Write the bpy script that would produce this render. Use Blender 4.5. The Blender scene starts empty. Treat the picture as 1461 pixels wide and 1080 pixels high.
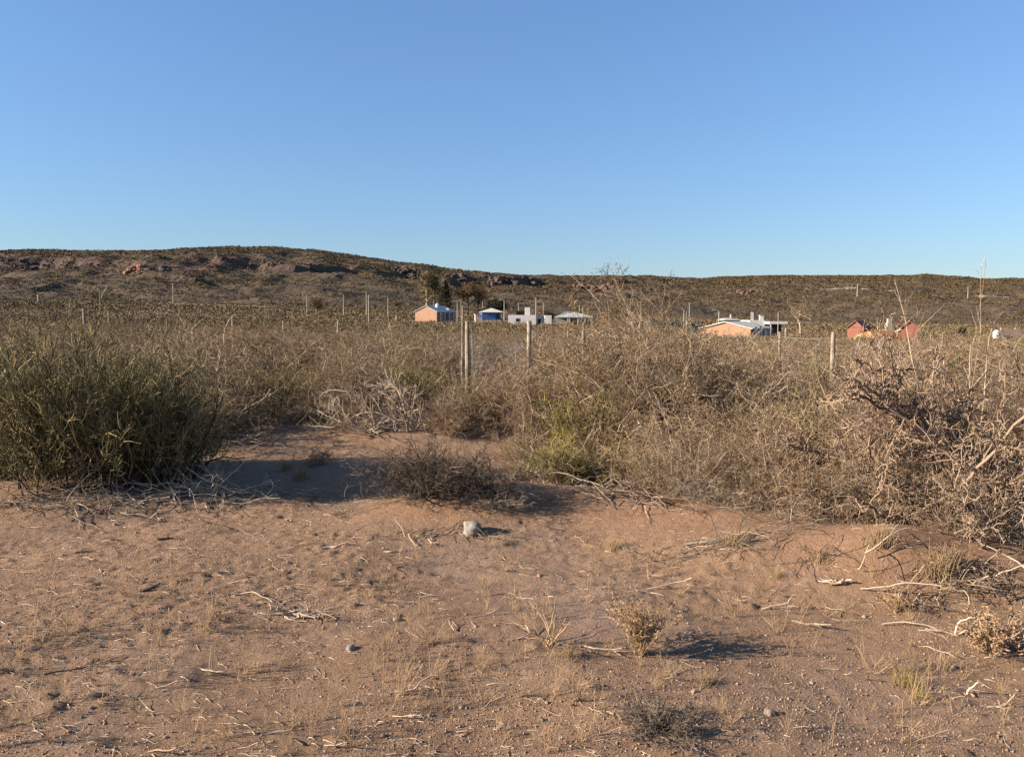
import bpy, bmesh, math, random
import numpy as np
from mathutils import Vector, Euler
PI = math.pi
C = bpy.context.scene.collection
SC = bpy.context.scene

# ------------------------------------------------------------------ camera numbers
FPX, CX, CY, HZ, EYE = 1104.0, 730.5, 540.0, 454.0, 1.6
PITCH = math.atan((CY - HZ) / FPX)
ca, sa = math.cos(PITCH), math.sin(PITCH)

# ------------------------------------------------------------------ noise
def _hash(ix, iy, seed):
    h = (ix.astype(np.int64) * 374761393 + iy.astype(np.int64) * 668265263 + seed * 974711) & 0xFFFFFFFF
    h = ((h ^ (h >> 13)) * 1274126177) & 0xFFFFFFFF
    h = h ^ (h >> 16)
    return (h & 0xFFFF) / 65535.0

def vnoise(x, y, seed=0):
    x = np.asarray(x, float); y = np.asarray(y, float)
    ix, iy = np.floor(x), np.floor(y)
    fx, fy = x - ix, y - iy
    fx = fx * fx * fx * (fx * (fx * 6 - 15) + 10); fy = fy * fy * fy * (fy * (fy * 6 - 15) + 10)
    a = _hash(ix, iy, seed); b = _hash(ix + 1, iy, seed); c = _hash(ix, iy + 1, seed); d = _hash(ix + 1, iy + 1, seed)
    return (a + (b - a) * fx) * (1 - fy) + (c + (d - c) * fx) * fy - 0.5

def fbm(x, y, octaves=4, seed=0, gain=0.5):
    s, a, t = 1.0, 1.0, 0.0
    x = np.asarray(x, float); y = np.asarray(y, float)
    for o in range(octaves):
        t = t + a * vnoise(x * s + 17.3 * o, y * s - 9.1 * o, seed + o * 31)
        s *= 2.03; a *= gain
    return t

def sstep(a, b, x):
    t = np.clip((x - a) / (b - a), 0, 1)
    return t * t * (3 - 2 * t)

# ------------------------------------------------------------------ terrain
UT = np.array([-0.9, -0.5, -0.3, -0.1, 0.1, 0.3, 0.5, 0.9])
YT = np.array([-30., 12., 40., 100., 200., 300., 450., 700.])
ZT = np.array([[0, 0, 0, 0, 0, 0, 0, 0], [0, 0, 0, 0, 0, 0, 0, 0],
               [.2, .2, .15, .05, 0, -.3, -.4, -.4],
               [1.2, 1.0, .6, .05, -.35, -1.7, -2.0, -2.0],
               [4.5, 4.0, 2.8, .75, .05, -2.0, -3.0, -3.0],
               [8, 7.5, 5.5, 2.6, 1.2, -1.5, -3.4, -3.4],
               [12, 11, 9, 6, 4, 0, -2, -2], [12, 11, 9, 6, 4, 0, -2, -2]], float)
def plain(x, y):
    x = np.asarray(x, float); y = np.asarray(y, float)
    u = np.clip(x / np.maximum(y, 8.0), -0.9, 0.9)
    cols = np.stack([np.interp(u, UT, ZT[i]) for i in range(len(YT))], 0)
    k = np.clip(np.searchsorted(YT, y) - 1, 0, len(YT) - 2)
    t = np.clip((y - YT[k]) / (YT[k + 1] - YT[k]), 0, 1)
    i0 = np.take_along_axis(cols, k[None], 0)[0]; i1 = np.take_along_axis(cols, k[None] + 1, 0)[0]
    return i0 + (i1 - i0) * t

def ray(px, py):
    return np.array([(px - CX) / FPX, ca + (CY - py) / FPX * sa, -sa + (CY - py) / FPX * ca])
def flat(px, py):
    d = ray(px, py); t = -EYE / d[2]
    return d[0] * t, d[1] * t
# hummocks of wind blown sand: (px, py of its middle on flat ground, rx, ry, height)
MOUNDS = []
for px, py, rx, ry, h in [(150, 705, 1.7, .75, .10), (40, 715, 1.0, .6, .08), (620, 745, .75, .5, .13), (700, 720, .9, .5, .10), (560, 680, 1.2, .8, .08),
                          (860, 728, 1.2, .7, .13), (1010, 765, .8, .5, .10), (1130, 800, .62, .36, .15),
                          (1262, 826, .48, .32, .16), (1390, 815, .8, .5, .14), (1250, 760, 1.4, .8, .14), (1450, 740, 1.4, .9, .14),
                          (500, 620, 2.0, 1.0, .08), (720, 620, 1.8, .9, .08)]:
    mx, my = flat(px, py)
    MOUNDS.append((mx, my, rx, ry, h))
def mound_z(x, y):
    z = np.zeros_like(np.asarray(x, float))
    for mx, my, rx, ry, h in MOUNDS:
        q = ((x - mx) / rx) ** 2 + ((y - my) / ry) ** 2
        z = z + h * np.exp(-q * 1.1)
    return z
def gz(x, y, fine=True):
    x = np.asarray(x, float); y = np.asarray(y, float)
    near = 1 - sstep(14, 30, np.abs(y) + 0.2 * np.abs(x))
    z = plain(x, y) + mound_z(x, y)
    z = z + 0.07 * fbm(x * .55, y * .75, 3, 5) * (.4 + near)
    z = z + 0.020 * fbm(x * 2.3 + y * .4, y * 3.6, 3, 8) * near
    if fine:
        rough = (.35 + .65 * sstep(-.12, .2, fbm(x * .9, y * 1.1, 2, 77))) * near * (1 - .65 * sstep(.05, .14, mound_z(x, y)))
        z = z + 0.024 * np.abs(fbm(x * 9, y * 12, 3, 21)) * rough
        z = z + 0.016 * np.maximum(vnoise(x * 26, y * 26, 41) - .15, 0) * 2.4 * rough
    return z
def g1(x, y):
    return float(gz(np.array([x]), np.array([y]))[0])
def at(px, py):
    """point of the ground seen at a pixel of the photograph"""
    d = ray(px, py); t = -EYE / d[2] if d[2] < -1e-4 else 200.0
    for _ in range(25):
        z = g1(d[0] * t, d[1] * t)
        t = t * .5 + .5 * (z - EYE) / d[2]
    return d[0] * t, d[1] * t
def wx(px, Y):
    return (px - CX) / FPX * Y / ca
def wz(py, Y):
    d = ray(CX, py)
    return EYE + d[2] / d[1] * Y

# ------------------------------------------------------------------ materials
def nmat(name):
    m = bpy.data.materials.new(name); m.use_nodes = True
    nt = m.node_tree; b = nt.nodes['Principled BSDF']
    b.inputs['Roughness'].default_value = .9
    b.inputs['Specular IOR Level'].default_value = .15
    return m, nt, b
def N(nt, t, **kw):
    n = nt.nodes.new(t)
    for k, v in kw.items():
        setattr(n, k, v)
    return n
def ramp(nt, fac, stops):
    r = N(nt, 'ShaderNodeValToRGB')
    els = r.color_ramp.elements
    while len(els) < len(stops): els.new(.5)
    for e, (p, c) in zip(els, stops):
        e.position = p; e.color = (*c, 1)
    nt.links.new(fac, r.inputs['Fac'])
    return r.outputs['Color']
def mixc(nt, fac, a, b, mode='MIX'):
    m = N(nt, 'ShaderNodeMix', data_type='RGBA', blend_type=mode)
    for s, v in ((m.inputs[0], fac), (m.inputs[6], a), (m.inputs[7], b)):
        if isinstance(v, (int, float)): s.default_value = v
        elif isinstance(v, tuple): s.default_value = (*v, 1)
        else: nt.links.new(v, s)
    return m.outputs[2]
def noise(nt, scale, detail=4, rough=.55, coord='Object', vec=None):
    n = N(nt, 'ShaderNodeTexNoise'); n.inputs['Scale'].default_value = scale
    n.inputs['Detail'].default_value = detail; n.inputs['Roughness'].default_value = rough
    if vec is None:
        tc = N(nt, 'ShaderNodeTexCoord'); vec = tc.outputs[coord]
    nt.links.new(vec, n.inputs['Vector'])
    return n.outputs['Fac']
def bump(nt, b, h, strength, dist):
    bp = N(nt, 'ShaderNodeBump'); bp.inputs['Strength'].default_value = strength; bp.inputs['Distance'].default_value = dist
    nt.links.new(h, bp.inputs['Height']); nt.links.new(bp.outputs[0], b.inputs['Normal'])

AL = .86
PK = (.84 * AL, .76 * AL, .64 * AL)
def plant_mat(name, low, high, var=.45, hue=None, transl=0.0, kinds=None):
    """colour runs from the base of each twig (low) to its tip (high); each twig and each plant differs a little"""
    m, nt, b = nmat(name)
    K = lambda c_: (c_[0] * PK[0], c_[1] * PK[1], c_[2] * PK[2])
    low, high = K(low), K(high); hue = K(hue) if hue else None
    a1 = N(nt, 'ShaderNodeAttribute', attribute_name='age'); a2 = N(nt, 'ShaderNodeAttribute', attribute_name='rnd')
    oi = N(nt, 'ShaderNodeObjectInfo')
    c = mixc(nt, a1.outputs['Fac'], low, high)
    if hue: c = mixc(nt, ramp(nt, a2.outputs['Fac'], [(.45, (0, 0, 0)), (.9, (1, 1, 1))]), c, hue)
    if kinds: c = mixc(nt, .8, c, mixc(nt, 1.0, c, ramp(nt, oi.outputs['Random'], kinds), 'MULTIPLY'))
    v = N(nt, 'ShaderNodeMapRange'); v.inputs[3].default_value = 1 - var; v.inputs[4].default_value = 1 + var
    nt.links.new(a2.outputs['Fac'], v.inputs[0])
    v2 = N(nt, 'ShaderNodeMapRange'); v2.inputs[3].default_value = .82; v2.inputs[4].default_value = 1.18
    nt.links.new(oi.outputs['Random'], v2.inputs[0])
    mu = N(nt, 'ShaderNodeMath', operation='MULTIPLY'); nt.links.new(v.outputs[0], mu.inputs[0]); nt.links.new(v2.outputs[0], mu.inputs[1])
    c2 = N(nt, 'ShaderNodeVectorMath', operation='SCALE'); nt.links.new(c, c2.inputs[0]); nt.links.new(mu.outputs[0], c2.inputs['Scale'])
    nt.links.new(c2.outputs[0], b.inputs['Base Color'])
    if transl:
        t = N(nt, 'ShaderNodeBsdfTranslucent'); nt.links.new(c2.outputs[0], t.inputs[0])
        mx = N(nt, 'ShaderNodeMixShader'); mx.inputs[0].default_value = transl
        out = nt.nodes['Material Output']
        nt.links.new(b.outputs[0], mx.inputs[1]); nt.links.new(t.outputs[0], mx.inputs[2]); nt.links.new(mx.outputs[0], out.inputs[0])
    return m
def flat_mat(name, col, var=.25, scale=3.0, rough=.85, detail=5):
    m, nt, b = nmat(name)
    n = noise(nt, scale, detail)
    c = ramp(nt, n, [(.25, tuple(v * AL * (1 - var) for v in col)), (.75, tuple(v * AL * (1 + var) for v in col))])
    nt.links.new(c, b.inputs['Base Color']); b.inputs['Roughness'].default_value = rough
    return m

M = {}
M['broom'] = plant_mat('broom_twigs', (.085, .08, .052), (.215, .215, .105), .65, (.33, .28, .15))
M['olive'] = plant_mat('olive_leaves', (.14, .125, .06), (.22, .20, .09), .6, (.26, .205, .10), .15)
M['yellow'] = plant_mat('yellow_green_twigs', (.135, .125, .055), (.245, .225, .085), .55, (.28, .235, .09))
M['tan'] = plant_mat('tan_leaves', (.29, .205, .135), (.40, .285, .185), .6, (.30, .25, .15), .2, [(0, (.66, .68, .72)), (.25, (1.0, .93, .9)), (.5, (.82, .83, .74)), (.75, (1.1, 1.0, .9)), (1, (.9, .74, .64))])
M['tanwood'] = plant_mat('brown_twigs', (.19, .14, .105), (.32, .25, .195), .6, (.50, .42, .35))
M['grey'] = plant_mat('grey_twigs', (.20, .17, .145), (.28, .235, .20), .45, (.40, .35, .30))
M['dark'] = plant_mat('dark_thorn_twigs', (.038, .031, .028), (.068, .054, .046), .5, (.16, .13, .11))
M['thorn'] = plant_mat('red_brown_thorn_twigs', (.15, .11, .088), (.24, .17, .13), .55, (.33, .26, .21))
M['thornbark'] = plant_mat('gnarled_bark', (.27, .205, .16), (.33, .25, .195), .4, (.24, .185, .15))
M['bleach'] = plant_mat('bleached_wood', (.52, .45, .38), (.60, .52, .44), .3, (.40, .33, .27))
M['straw'] = plant_mat('dry_straw', (.52, .40, .26), (.64, .50, .33), .35, (.46, .32, .21), .15)
M['straw_leaf'] = plant_mat('dry_straw_leaves', (.46, .33, .21), (.54, .39, .25), .4, (.36, .24, .16), .15)
M['driftwood'] = plant_mat('weathered_stick', (.66, .56, .48), (.74, .64, .55), .4, (.36, .28, .21))
M['darkwood'] = plant_mat('dark_stick', (.10, .075, .06), (.13, .10, .08), .4)

# ------------------------------------------------------------------ mesh from arrays
def mesh_np(name, verts, quads, attrs=None, mats=(), midx=None, smooth=False, tris=None):
    me = bpy.data.meshes.new(name)
    verts = np.ascontiguousarray(verts, np.float32)
    nq = 0 if quads is None else len(quads); ntr = 0 if tris is None else len(tris)
    me.vertices.add(len(verts)); me.vertices.foreach_set('co', verts.ravel())
    loops = []
    if nq: loops.append(np.asarray(quads, np.int32).ravel())
    if ntr: loops.append(np.asarray(tris, np.int32).ravel())
    loops = np.concatenate(loops)
    me.loops.add(len(loops)); me.loops.foreach_set('vertex_index', loops)
    me.polygons.add(nq + ntr)
    start = np.concatenate([np.arange(nq) * 4, nq * 4 + np.arange(ntr) * 3]).astype(np.int32)
    me.polygons.foreach_set('loop_start', start)
    if midx is not None: me.polygons.foreach_set('material_index', np.asarray(midx, np.int32))
    me.polygons.foreach_set('use_smooth', np.full(nq + ntr, bool(smooth)))
    for m in mats: me.materials.append(m)
    for k, a in (attrs or {}).items():
        at_ = me.attributes.new(k, 'FLOAT', 'POINT'); at_.data.foreach_set('value', np.ascontiguousarray(a, np.float32))
    me.update(calc_edges=True); me.validate()
    return me

class Soup:
    """verts, quads, per vertex age/rnd, per face material index"""
    def __init__(s): s.v, s.q, s.a, s.r, s.m, s.n = [], [], [], [], [], 0
    def add(s, v, q, a, r, m=0):
        s.v.append(v); s.q.append(q + s.n); s.a.append(a); s.r.append(r); s.m.append(np.full(len(q), m)); s.n += len(v)
    def tubes(s, pts, r0, r1, sides, rng, m=0, rnd=None, end=1.0, age=(0., 1.)):
        B, K, _ = pts.shape
        if B == 0: return
        t = np.gradient(pts, axis=1); t /= np.linalg.norm(t, axis=2, keepdims=True) + 1e-9
        ref = rng.normal(size=(B, 1, 3)); ref /= np.linalg.norm(ref, axis=2, keepdims=True)
        a = np.cross(t, np.broadcast_to(ref, t.shape)); a /= np.linalg.norm(a, axis=2, keepdims=True) + 1e-6
        b = np.cross(t, a)
        w = np.linspace(0, 1, K)[None, :]
        r0 = np.broadcast_to(np.asarray(r0, float), (B,))[:, None]; r1 = np.broadcast_to(np.asarray(r1, float), (B,))[:, None]
        rad = r0 + (r1 - r0) * w
        if rnd is None: rnd = rng.random(B)
        ang = np.arange(sides) / sides * 2 * PI
        v = pts[:, :, None, :] + rad[:, :, None, None] * (np.cos(ang)[None, None, :, None] * a[:, :, None, :] + np.sin(ang)[None, None, :, None] * b[:, :, None, :])
        base = (np.arange(B) * K * sides)[:, None, None] + (np.arange(K - 1) * sides)[None, :, None]
        i = np.arange(sides)[None, None, :]; j = (np.arange(sides) + 1) % sides; j = j[None, None, :]
        q = np.stack([base + i, base + j, base + sides + j, base + sides + i], -1).reshape(-1, 4)
        ag = np.broadcast_to((age[0] + (age[1] - age[0]) * w)[:, :, None], (B, K, sides)).ravel()
        s.add(v.reshape(-1, 3), q, ag, np.repeat(rnd, K * sides), m)
    def leaves(s, pos, d, ln, wd, rng, m=0, age=None):
        n = len(pos)
        if n == 0: return
        d = d / (np.linalg.norm(d, axis=1, keepdims=True) + 1e-9)
        side = np.cross(d, rng.normal(size=(n, 3))); side /= np.linalg.norm(side, axis=1, keepdims=True) + 1e-6
        ln = np.broadcast_to(ln, (n,))[:, None]; wd = np.broadcast_to(wd, (n,))[:, None]
        v = np.stack([pos, pos + d * ln * .5 + side * wd * .5, pos + d * ln, pos + d * ln * .5 - side * wd * .5], 1).reshape(-1, 3)
        q = np.arange(n * 4).reshape(n, 4)
        s.add(v, q, np.repeat(rng.random(n) if age is None else age, 4), np.repeat(rng.random(n), 4), m)
    def mesh(s, name, mats, smooth=False):
        return mesh_np(name, np.concatenate(s.v), np.concatenate(s.q), {'age': np.concatenate(s.a), 'rnd': np.concatenate(s.r)}, mats, np.concatenate(s.m), smooth)

def unit(v): return v / (np.linalg.norm(v, axis=-1, keepdims=True) + 1e-9)
def walk(p, d, L, K, wob, up, rng, zmin=.01, zig=0.0):
    """B polylines of K points that wander from p along d"""
    B = len(p); out = np.empty((B, K, 3)); out[:, 0] = p; d = unit(d)
    st = (np.asarray(L) / (K - 1))
    st = np.broadcast_to(st, (B,))[:, None]
    zz = unit(np.cross(d, rng.normal(size=(B, 3))))
    for k in range(1, K):
        d = unit(d + wob * rng.normal(size=(B, 3)) + np.array([0, 0, up]) + (zig * zz * (1 if k % 2 else -1) if zig else 0))
        q = out[:, k - 1] + d * st
        low = q[:, 2] < zmin
        q[low, 2] = zmin + .01 * rng.random(low.sum()); d[low, 2] = np.abs(d[low, 2]) * .3
        out[:, k] = q
    return out
def branch(par, n, ang, lr, K, wob, up, rng, t0=.25, t1=1.0, plen=None, zig=0.0, lvar=.4):
    """n children on each parent polyline"""
    B, KP, _ = par.shape
    t = rng.uniform(t0, t1, (B, n)) * (KP - 1)
    i = np.minimum(t.astype(int), KP - 2); f = (t - i)[..., None]
    bi = np.arange(B)[:, None]
    p = par[bi, i] * (1 - f) + par[bi, i + 1] * f
    tg = unit(par[bi, i + 1] - par[bi, i])
    rd = unit(np.cross(tg, rng.normal(size=(B, n, 3))))
    a = (ang * rng.uniform(.6, 1.3, (B, n)))[..., None]
    d = np.cos(a) * tg + np.sin(a) * rd
    L = np.linalg.norm(np.diff(par, axis=1), axis=2).sum(1)[:, None] * lr * rng.uniform(1 - lvar, 1 + lvar, (B, n)) * (1.15 - .55 * t / (KP - 1))
    return walk(p.reshape(-1, 3), d.reshape(-1, 3), L.ravel(), K, wob, up, rng, zig=zig), np.repeat(np.arange(B), n)
def spread_dirs(n, tmin, tmax, rng):
    th = rng.uniform(tmin, tmax, n); ph = rng.uniform(0, 2 * PI, n)
    return np.stack([np.sin(th) * np.cos(ph), np.sin(th) * np.sin(ph), np.cos(th)], 1)
def on_twigs(par, n, rng, t0=.1):
    B, K, _ = par.shape
    t = rng.uniform(t0, 1, (B, n)) * (K - 1); i = np.minimum(t.astype(int), K - 2); f = (t - i)[..., None]; bi = np.arange(B)[:, None]
    p = par[bi, i] * (1 - f) + par[bi, i + 1] * f
    d = unit(par[bi, i + 1] - par[bi, i] + .9 * rng.normal(size=p.shape))
    return p.reshape(-1, 3), d.reshape(-1, 3)

# ------------------------------------------------------------------ plants: each returns (branches soup, foliage soup)
def g_broom(rng, w=1.2, h=1.4, n=110, sub=8, sub2=6, thick=1.0, nc=9):
    A, F = Soup(), Soup()
    cp = rng.uniform(0, 2 * PI, nc); cr = w * .36 * np.sqrt(rng.random(nc)); ch = rng.uniform(.62, 1.05, nc); cd = spread_dirs(nc, .05, .45, rng)
    k = rng.integers(0, nc, n)
    ph = cp[k]; rr = cr[k]
    p = np.stack([rr * np.cos(ph), rr * np.sin(ph), np.zeros(n)], 1) + rng.normal(size=(n, 3)) * [w * .05, w * .05, 0]
    d = spread_dirs(n, .0, .38, rng) + cd[k] * .5 + np.stack([np.cos(ph), np.sin(ph), 0 * ph], 1) * (rr / (w * .36) * .6)[:, None]
    L = h * rng.uniform(.42, .9, n) * ch[k] * (1 - .18 * (rr / (w * .36)) ** 2)
    s0 = walk(p, d, L, 8, .18, .06, rng)
    A.tubes(s0, .008 * thick, .0035 * thick, 4, rng)
    s1, _ = branch(s0, sub, .66, .46, 8, .30, .09, rng, .04)
    F.tubes(s1, .0034 * thick, .002 * thick, 3, rng, age=(.1, .8))
    s2, _ = branch(s1, sub2, .7, .42, 5, .30, .09, rng, .12)
    F.tubes(s2, .0024 * thick, .0013 * thick, 3, rng, age=(.3, 1.))
    return A, F
def g_brush(rng, w=1.1, h=1.2, n=34, sub=7, sub2=7, leaf=4, ls=.013, thick=1.0, up=.02, tmax=1.25):
    A, F = Soup(), Soup()
    ph = rng.uniform(0, 2 * PI, n); rr = w * .2 * np.sqrt(rng.random(n))
    p = np.stack([rr * np.cos(ph), rr * np.sin(ph), np.zeros(n)], 1)
    d = spread_dirs(n, .05, tmax, rng); tl = np.arccos(d[:, 2])
    lob = 1 + .28 * np.sin(ph * 3 + rng.uniform(0, 6)) * np.sin(tl * 2)
    L = (h * np.cos(tl) + w * .8 * np.sin(tl)) * rng.uniform(.6, .95, n) * lob
    s0 = walk(p, d, L, 9, .2, up, rng)
    A.tubes(s0, .009 * thick, .003 * thick, 4, rng)
    s1, _ = branch(s0, sub, .95, .42, 7, .26, .02, rng, .2)
    A.tubes(s1, .0038 * thick, .0017 * thick, 3, rng)
    s2, _ = branch(s1, sub2, 1.0, .42, 5, .3, .01, rng, .15)
    A.tubes(s2, .0020 * thick, .0011 * thick, 3, rng)
    if leaf:
        pos, dd = on_twigs(s2, leaf, rng); F.leaves(pos, dd, ls * rng.uniform(.6, 1.5, len(pos)), ls * .75, rng)
    return A, F
def g_thorn(rng, w=1.0, h=.8, n=16, sub=7, sub2=6, sub3=3, r=.014, wob=.33, zig=.35, tmin=.3, tmax=1.35, spur=True, up=.02):
    A, F = Soup(), Soup()
    ph = rng.uniform(0, 2 * PI, n); rr = w * .13 * rng.random(n)
    p = np.stack([rr * np.cos(ph), rr * np.sin(ph), np.zeros(n)], 1)
    d = spread_dirs(n, tmin, tmax, rng); tl = np.arccos(d[:, 2])
    L = (h * 1.1 * np.cos(tl) + w * .62 * np.sin(tl)) * rng.uniform(.7, 1.15, n)
    s0 = walk(p, d, L, 10, wob * .6, up, rng, zig=zig * .6)
    A.tubes(s0, r * rng.uniform(.6, 1.3, n), r * .3, 6, rng)
    s1, _ = branch(s0, sub, .9, .45, 8, wob, .03, rng, .2, zig=zig)
    A.tubes(s1, r * .42, r * .16, 4, rng)
    s2, _ = branch(s1, sub2, .95, .42, 6, wob, .02, rng, .15, zig=zig)
    A.tubes(s2, r * .2, r * .09, 3, rng)
    if sub3:
        s3, _ = branch(s2, sub3, 1.0, .38, 4, wob, 0, rng, .2)
        F.tubes(s3, r * .12, r * .05, 3, rng)
    return A, F
def g_bare_tall(rng, dirs, lens, sub=6, sub2=5, r=.012, leaf=0, ls=.012, wob=.09, up=.04, ang=.6, lr=.33, t0=.35):
    A, F = Soup(), Soup()
    d = unit(np.array(dirs, float)); n = len(d)
    s0 = walk(np.stack([.06 * rng.normal(size=n), .06 * rng.normal(size=n), np.zeros(n)], 1), d, np.array(lens, float), 12, wob, up, rng)
    A.tubes(s0, r, r * .22, 5, rng)
    s1, _ = branch(s0, sub, ang, lr, 7, .14, .05, rng, t0)
    A.tubes(s1, r * .34, r * .12, 4, rng)
    s2, _ = branch(s1, sub2, .8, .4, 5, .18, .02, rng, .15)
    A.tubes(s2, r * .16, r * .08, 3, rng)
    if leaf:
        pos, dd = on_twigs(s2, leaf, rng); F.leaves(pos, dd, ls * rng.uniform(.6, 1.5, len(pos)), ls * .5, rng)
    return A, F
def g_weed(rng, h=.2, n=6, tmax=.8, sub=2, r=.0013, leaf=0, ls=.01):
    A, F = Soup(), Soup()
    s0 = walk(.008 * rng.normal(size=(n, 3)) * [1, 1, 0], spread_dirs(n, .05, tmax, rng), h * rng.uniform(.55, 1.15, n), 7, .10, .07, rng, zmin=.004)
    A.tubes(s0, r, r * .5, 3, rng)
    s1 = s0
    if sub:
        s1, _ = branch(s0, sub, .6, .35, 4, .14, .05, rng, .3); A.tubes(s1, r * .7, r * .4, 3, rng)
    if leaf:
        pos, dd = on_twigs(s1, leaf, rng); F.leaves(pos, dd, ls * rng.uniform(.6, 1.5, len(pos)), ls * .45, rng)
    return A, F
def g_grass(rng, h=.1, n=110, spread=.04, tmax=.7):
    A = Soup()
    p = spread * rng.normal(size=(n, 3)) * [1, 1, 0]
    d = spread_dirs(n, .03, tmax, rng)
    s = walk(p, d, h * rng.uniform(.5, 1.2, n), 5, .08, -.08, rng, zmin=.003)
    A.tubes(s, .0013, .0004, 3, rng)
    return A, Soup()

# ------------------------------------------------------------------ objects
def tag(o, label=None, cat=None, group=None, kind=None):
    if label: o['label'] = label
    if cat: o['category'] = cat
    if group: o['group'] = group
    if kind: o['kind'] = kind
    return o
def link(name, me, parent=None):
    o = bpy.data.objects.new(name, me); C.objects.link(o)
    if parent: o.parent = parent
    return o
def empty(name, loc=(0, 0, 0), rz=0):
    o = bpy.data.objects.new(name, None); C.objects.link(o); o.location = loc; o.rotation_euler = (0, 0, rz); o.empty_display_size = .1
    return o
def copy_tree(o):
    c = o.copy(); C.objects.link(c)
    for ch in o.children:
        d = ch.copy(); C.objects.link(d); d.parent = c
        for g in ch.children:
            e = g.copy(); C.objects.link(e); e.parent = d
    return c

class Proto:
    """one kind of plant in a few grown variants; the first use of a variant is the grown one, later uses are copies"""
    def __init__(s, name, grower, mats, n=1, seed=0, parts=('branches', 'foliage'), single=False):
        s.name, s.mats, s.parts, s.single, s.used = name, mats, parts, single, {}
        s.meshes = []; s.h = []
        for i in range(n):
            A, F = grower(np.random.default_rng(seed * 100 + i)); s.h.append(float(np.percentile(np.concatenate(A.v + F.v)[:, 2], 99.3)))
            if single:
                for k in range(len(F.v)): A.add(F.v[k], F.q[k], F.a[k], F.r[k], 1)
                # faces were already offset inside F: rebuild offsets
                s.meshes.append((merge_soup(A, F, mats, name), None))
            else:
                s.meshes.append((A.mesh(name + '_' + parts[0], [mats[0]], True) if A.v else None, F.mesh(name + '_' + parts[1], [mats[1]]) if F.v else None))
    def place(s, i, loc, rz, sc, label, cat, group=None, tilt=(0, 0)):
        i = i % len(s.meshes)
        if i in s.used:
            r = copy_tree(s.used[i])
        else:
            a, f = s.meshes[i]
            if s.single or f is None:
                r = link(s.name, a)
            else:
                r = empty(s.name); link(s.parts[0], a, r); link(s.parts[1], f, r)
            s.used[i] = r
        r.location = loc; r.rotation_euler = (tilt[0], tilt[1], rz)
        r.scale = sc if isinstance(sc, tuple) else (sc, sc, sc)
        for k in ('label', 'category', 'group'):
            if k in r: del r[k]
        return tag(r, label, cat, group)
def merge_soup(A, F, mats, name):
    A2 = Soup()
    nA = len(A.v) - len(F.v)
    v = np.concatenate(A.v[:nA]); q = np.concatenate(A.q[:nA])
    A2.add(v, q, np.concatenate(A.a[:nA]), np.concatenate(A.r[:nA]), 0)
    if F.v: A2.add(np.concatenate(F.v), np.concatenate(F.q), np.concatenate(F.a), np.concatenate(F.r), 1)
    return A2.mesh(name, list(mats))

exec_rng = random.Random(7)
R = exec_rng.uniform

# ================================================================== GROUND
def axis(lo, a, b, hi, d, g):
    core = np.arange(a, b + d * .5, d); right, left, s, x = [], [], d, core[-1]
    while x < hi: s *= g; x += s; right.append(x)
    s, x = d, core[0]
    while x > lo: s *= g; x -= s; left.append(x)
    return np.concatenate([left[::-1], core, right])
gx = axis(-1000, -4.6, 4.8, 1000, .02, 1.045)
gy = axis(-25, 2.1, 8.2, 640, .02, 1.035)
XX, YY = np.meshgrid(gx, gy)
ZZ = gz(XX.ravel(), YY.ravel())
nx, ny = len(gx), len(gy)
idx = np.arange(nx * ny).reshape(ny, nx)
gq = np.stack([idx[:-1, :-1], idx[:-1, 1:], idx[1:, 1:], idx[1:, :-1]], -1).reshape(-1, 4)
xm, ym = XX.ravel(), YY.ravel()
mnd = sstep(.06, .16, mound_z(xm, ym)) * (ym > 3.5)
farw = sstep(9, 30, ym)
m, nt, b = nmat('sandy_soil')
n1 = noise(nt, 1.1, 5, .6); n2 = noise(nt, 14, 6, .65); n3 = noise(nt, 75, 5, .75); n4 = noise(nt, .35, 3)
c = ramp(nt, n2, [(.25, (.215, .14, .088)), (.5, (.28, .182, .114)), (.75, (.34, .23, .15))])
c = mixc(nt, ramp(nt, n1, [(.35, (0, 0, 0)), (.7, (.75, .75, .75))]), c, mixc(nt, n2, (.245, .155, .096), (.305, .197, .122)))
c = mixc(nt, ramp(nt, n3, [(.55, (0, 0, 0)), (.75, (.5, .5, .5))]), c, (.42, .31, .215))
c = mixc(nt, ramp(nt, n3, [(.25, (.55, .55, .55)), (.42, (0, 0, 0))]), c, (.12, .08, .056))
am = N(nt, 'ShaderNodeAttribute', attribute_name='mound')
c = mixc(nt, am.outputs['Fac'], c, mixc(nt, n2, (.255, .155, .094), (.31, .192, .12)))
af = N(nt, 'ShaderNodeAttribute', attribute_name='plain')
c = mixc(nt, af.outputs['Fac'], c, mixc(nt, n4, (.135, .095, .06), (.20, .14, .09)))
c = mixc(nt, ramp(nt, n4, [(.48, (0, 0, 0)), (.62, (.55, .55, .55))]), c, mixc(nt, n2, (.20, .15, .125), (.30, .225, .18)))
c = mixc(nt, 1.0, c, (.89, .845, .80), 'MULTIPLY')
nt.links.new(c, b.inputs['Base Color'])
hm = N(nt, 'ShaderNodeMath', operation='ADD'); nt.links.new(n2, hm.inputs[0])
h2 = N(nt, 'ShaderNodeMath', operation='MULTIPLY'); nt.links.new(n3, h2.inputs[0]); h2.inputs[1].default_value = .6; nt.links.new(h2.outputs[0], hm.inputs[1])
bump(nt, b, hm.outputs[0], 1.0, .030)
ground = link('ground', mesh_np('ground', np.stack([xm, ym, ZZ], 1), gq, {'mound': mnd, 'plain': farw}, [m], None, True))
tag(ground, kind='structure')

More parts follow.
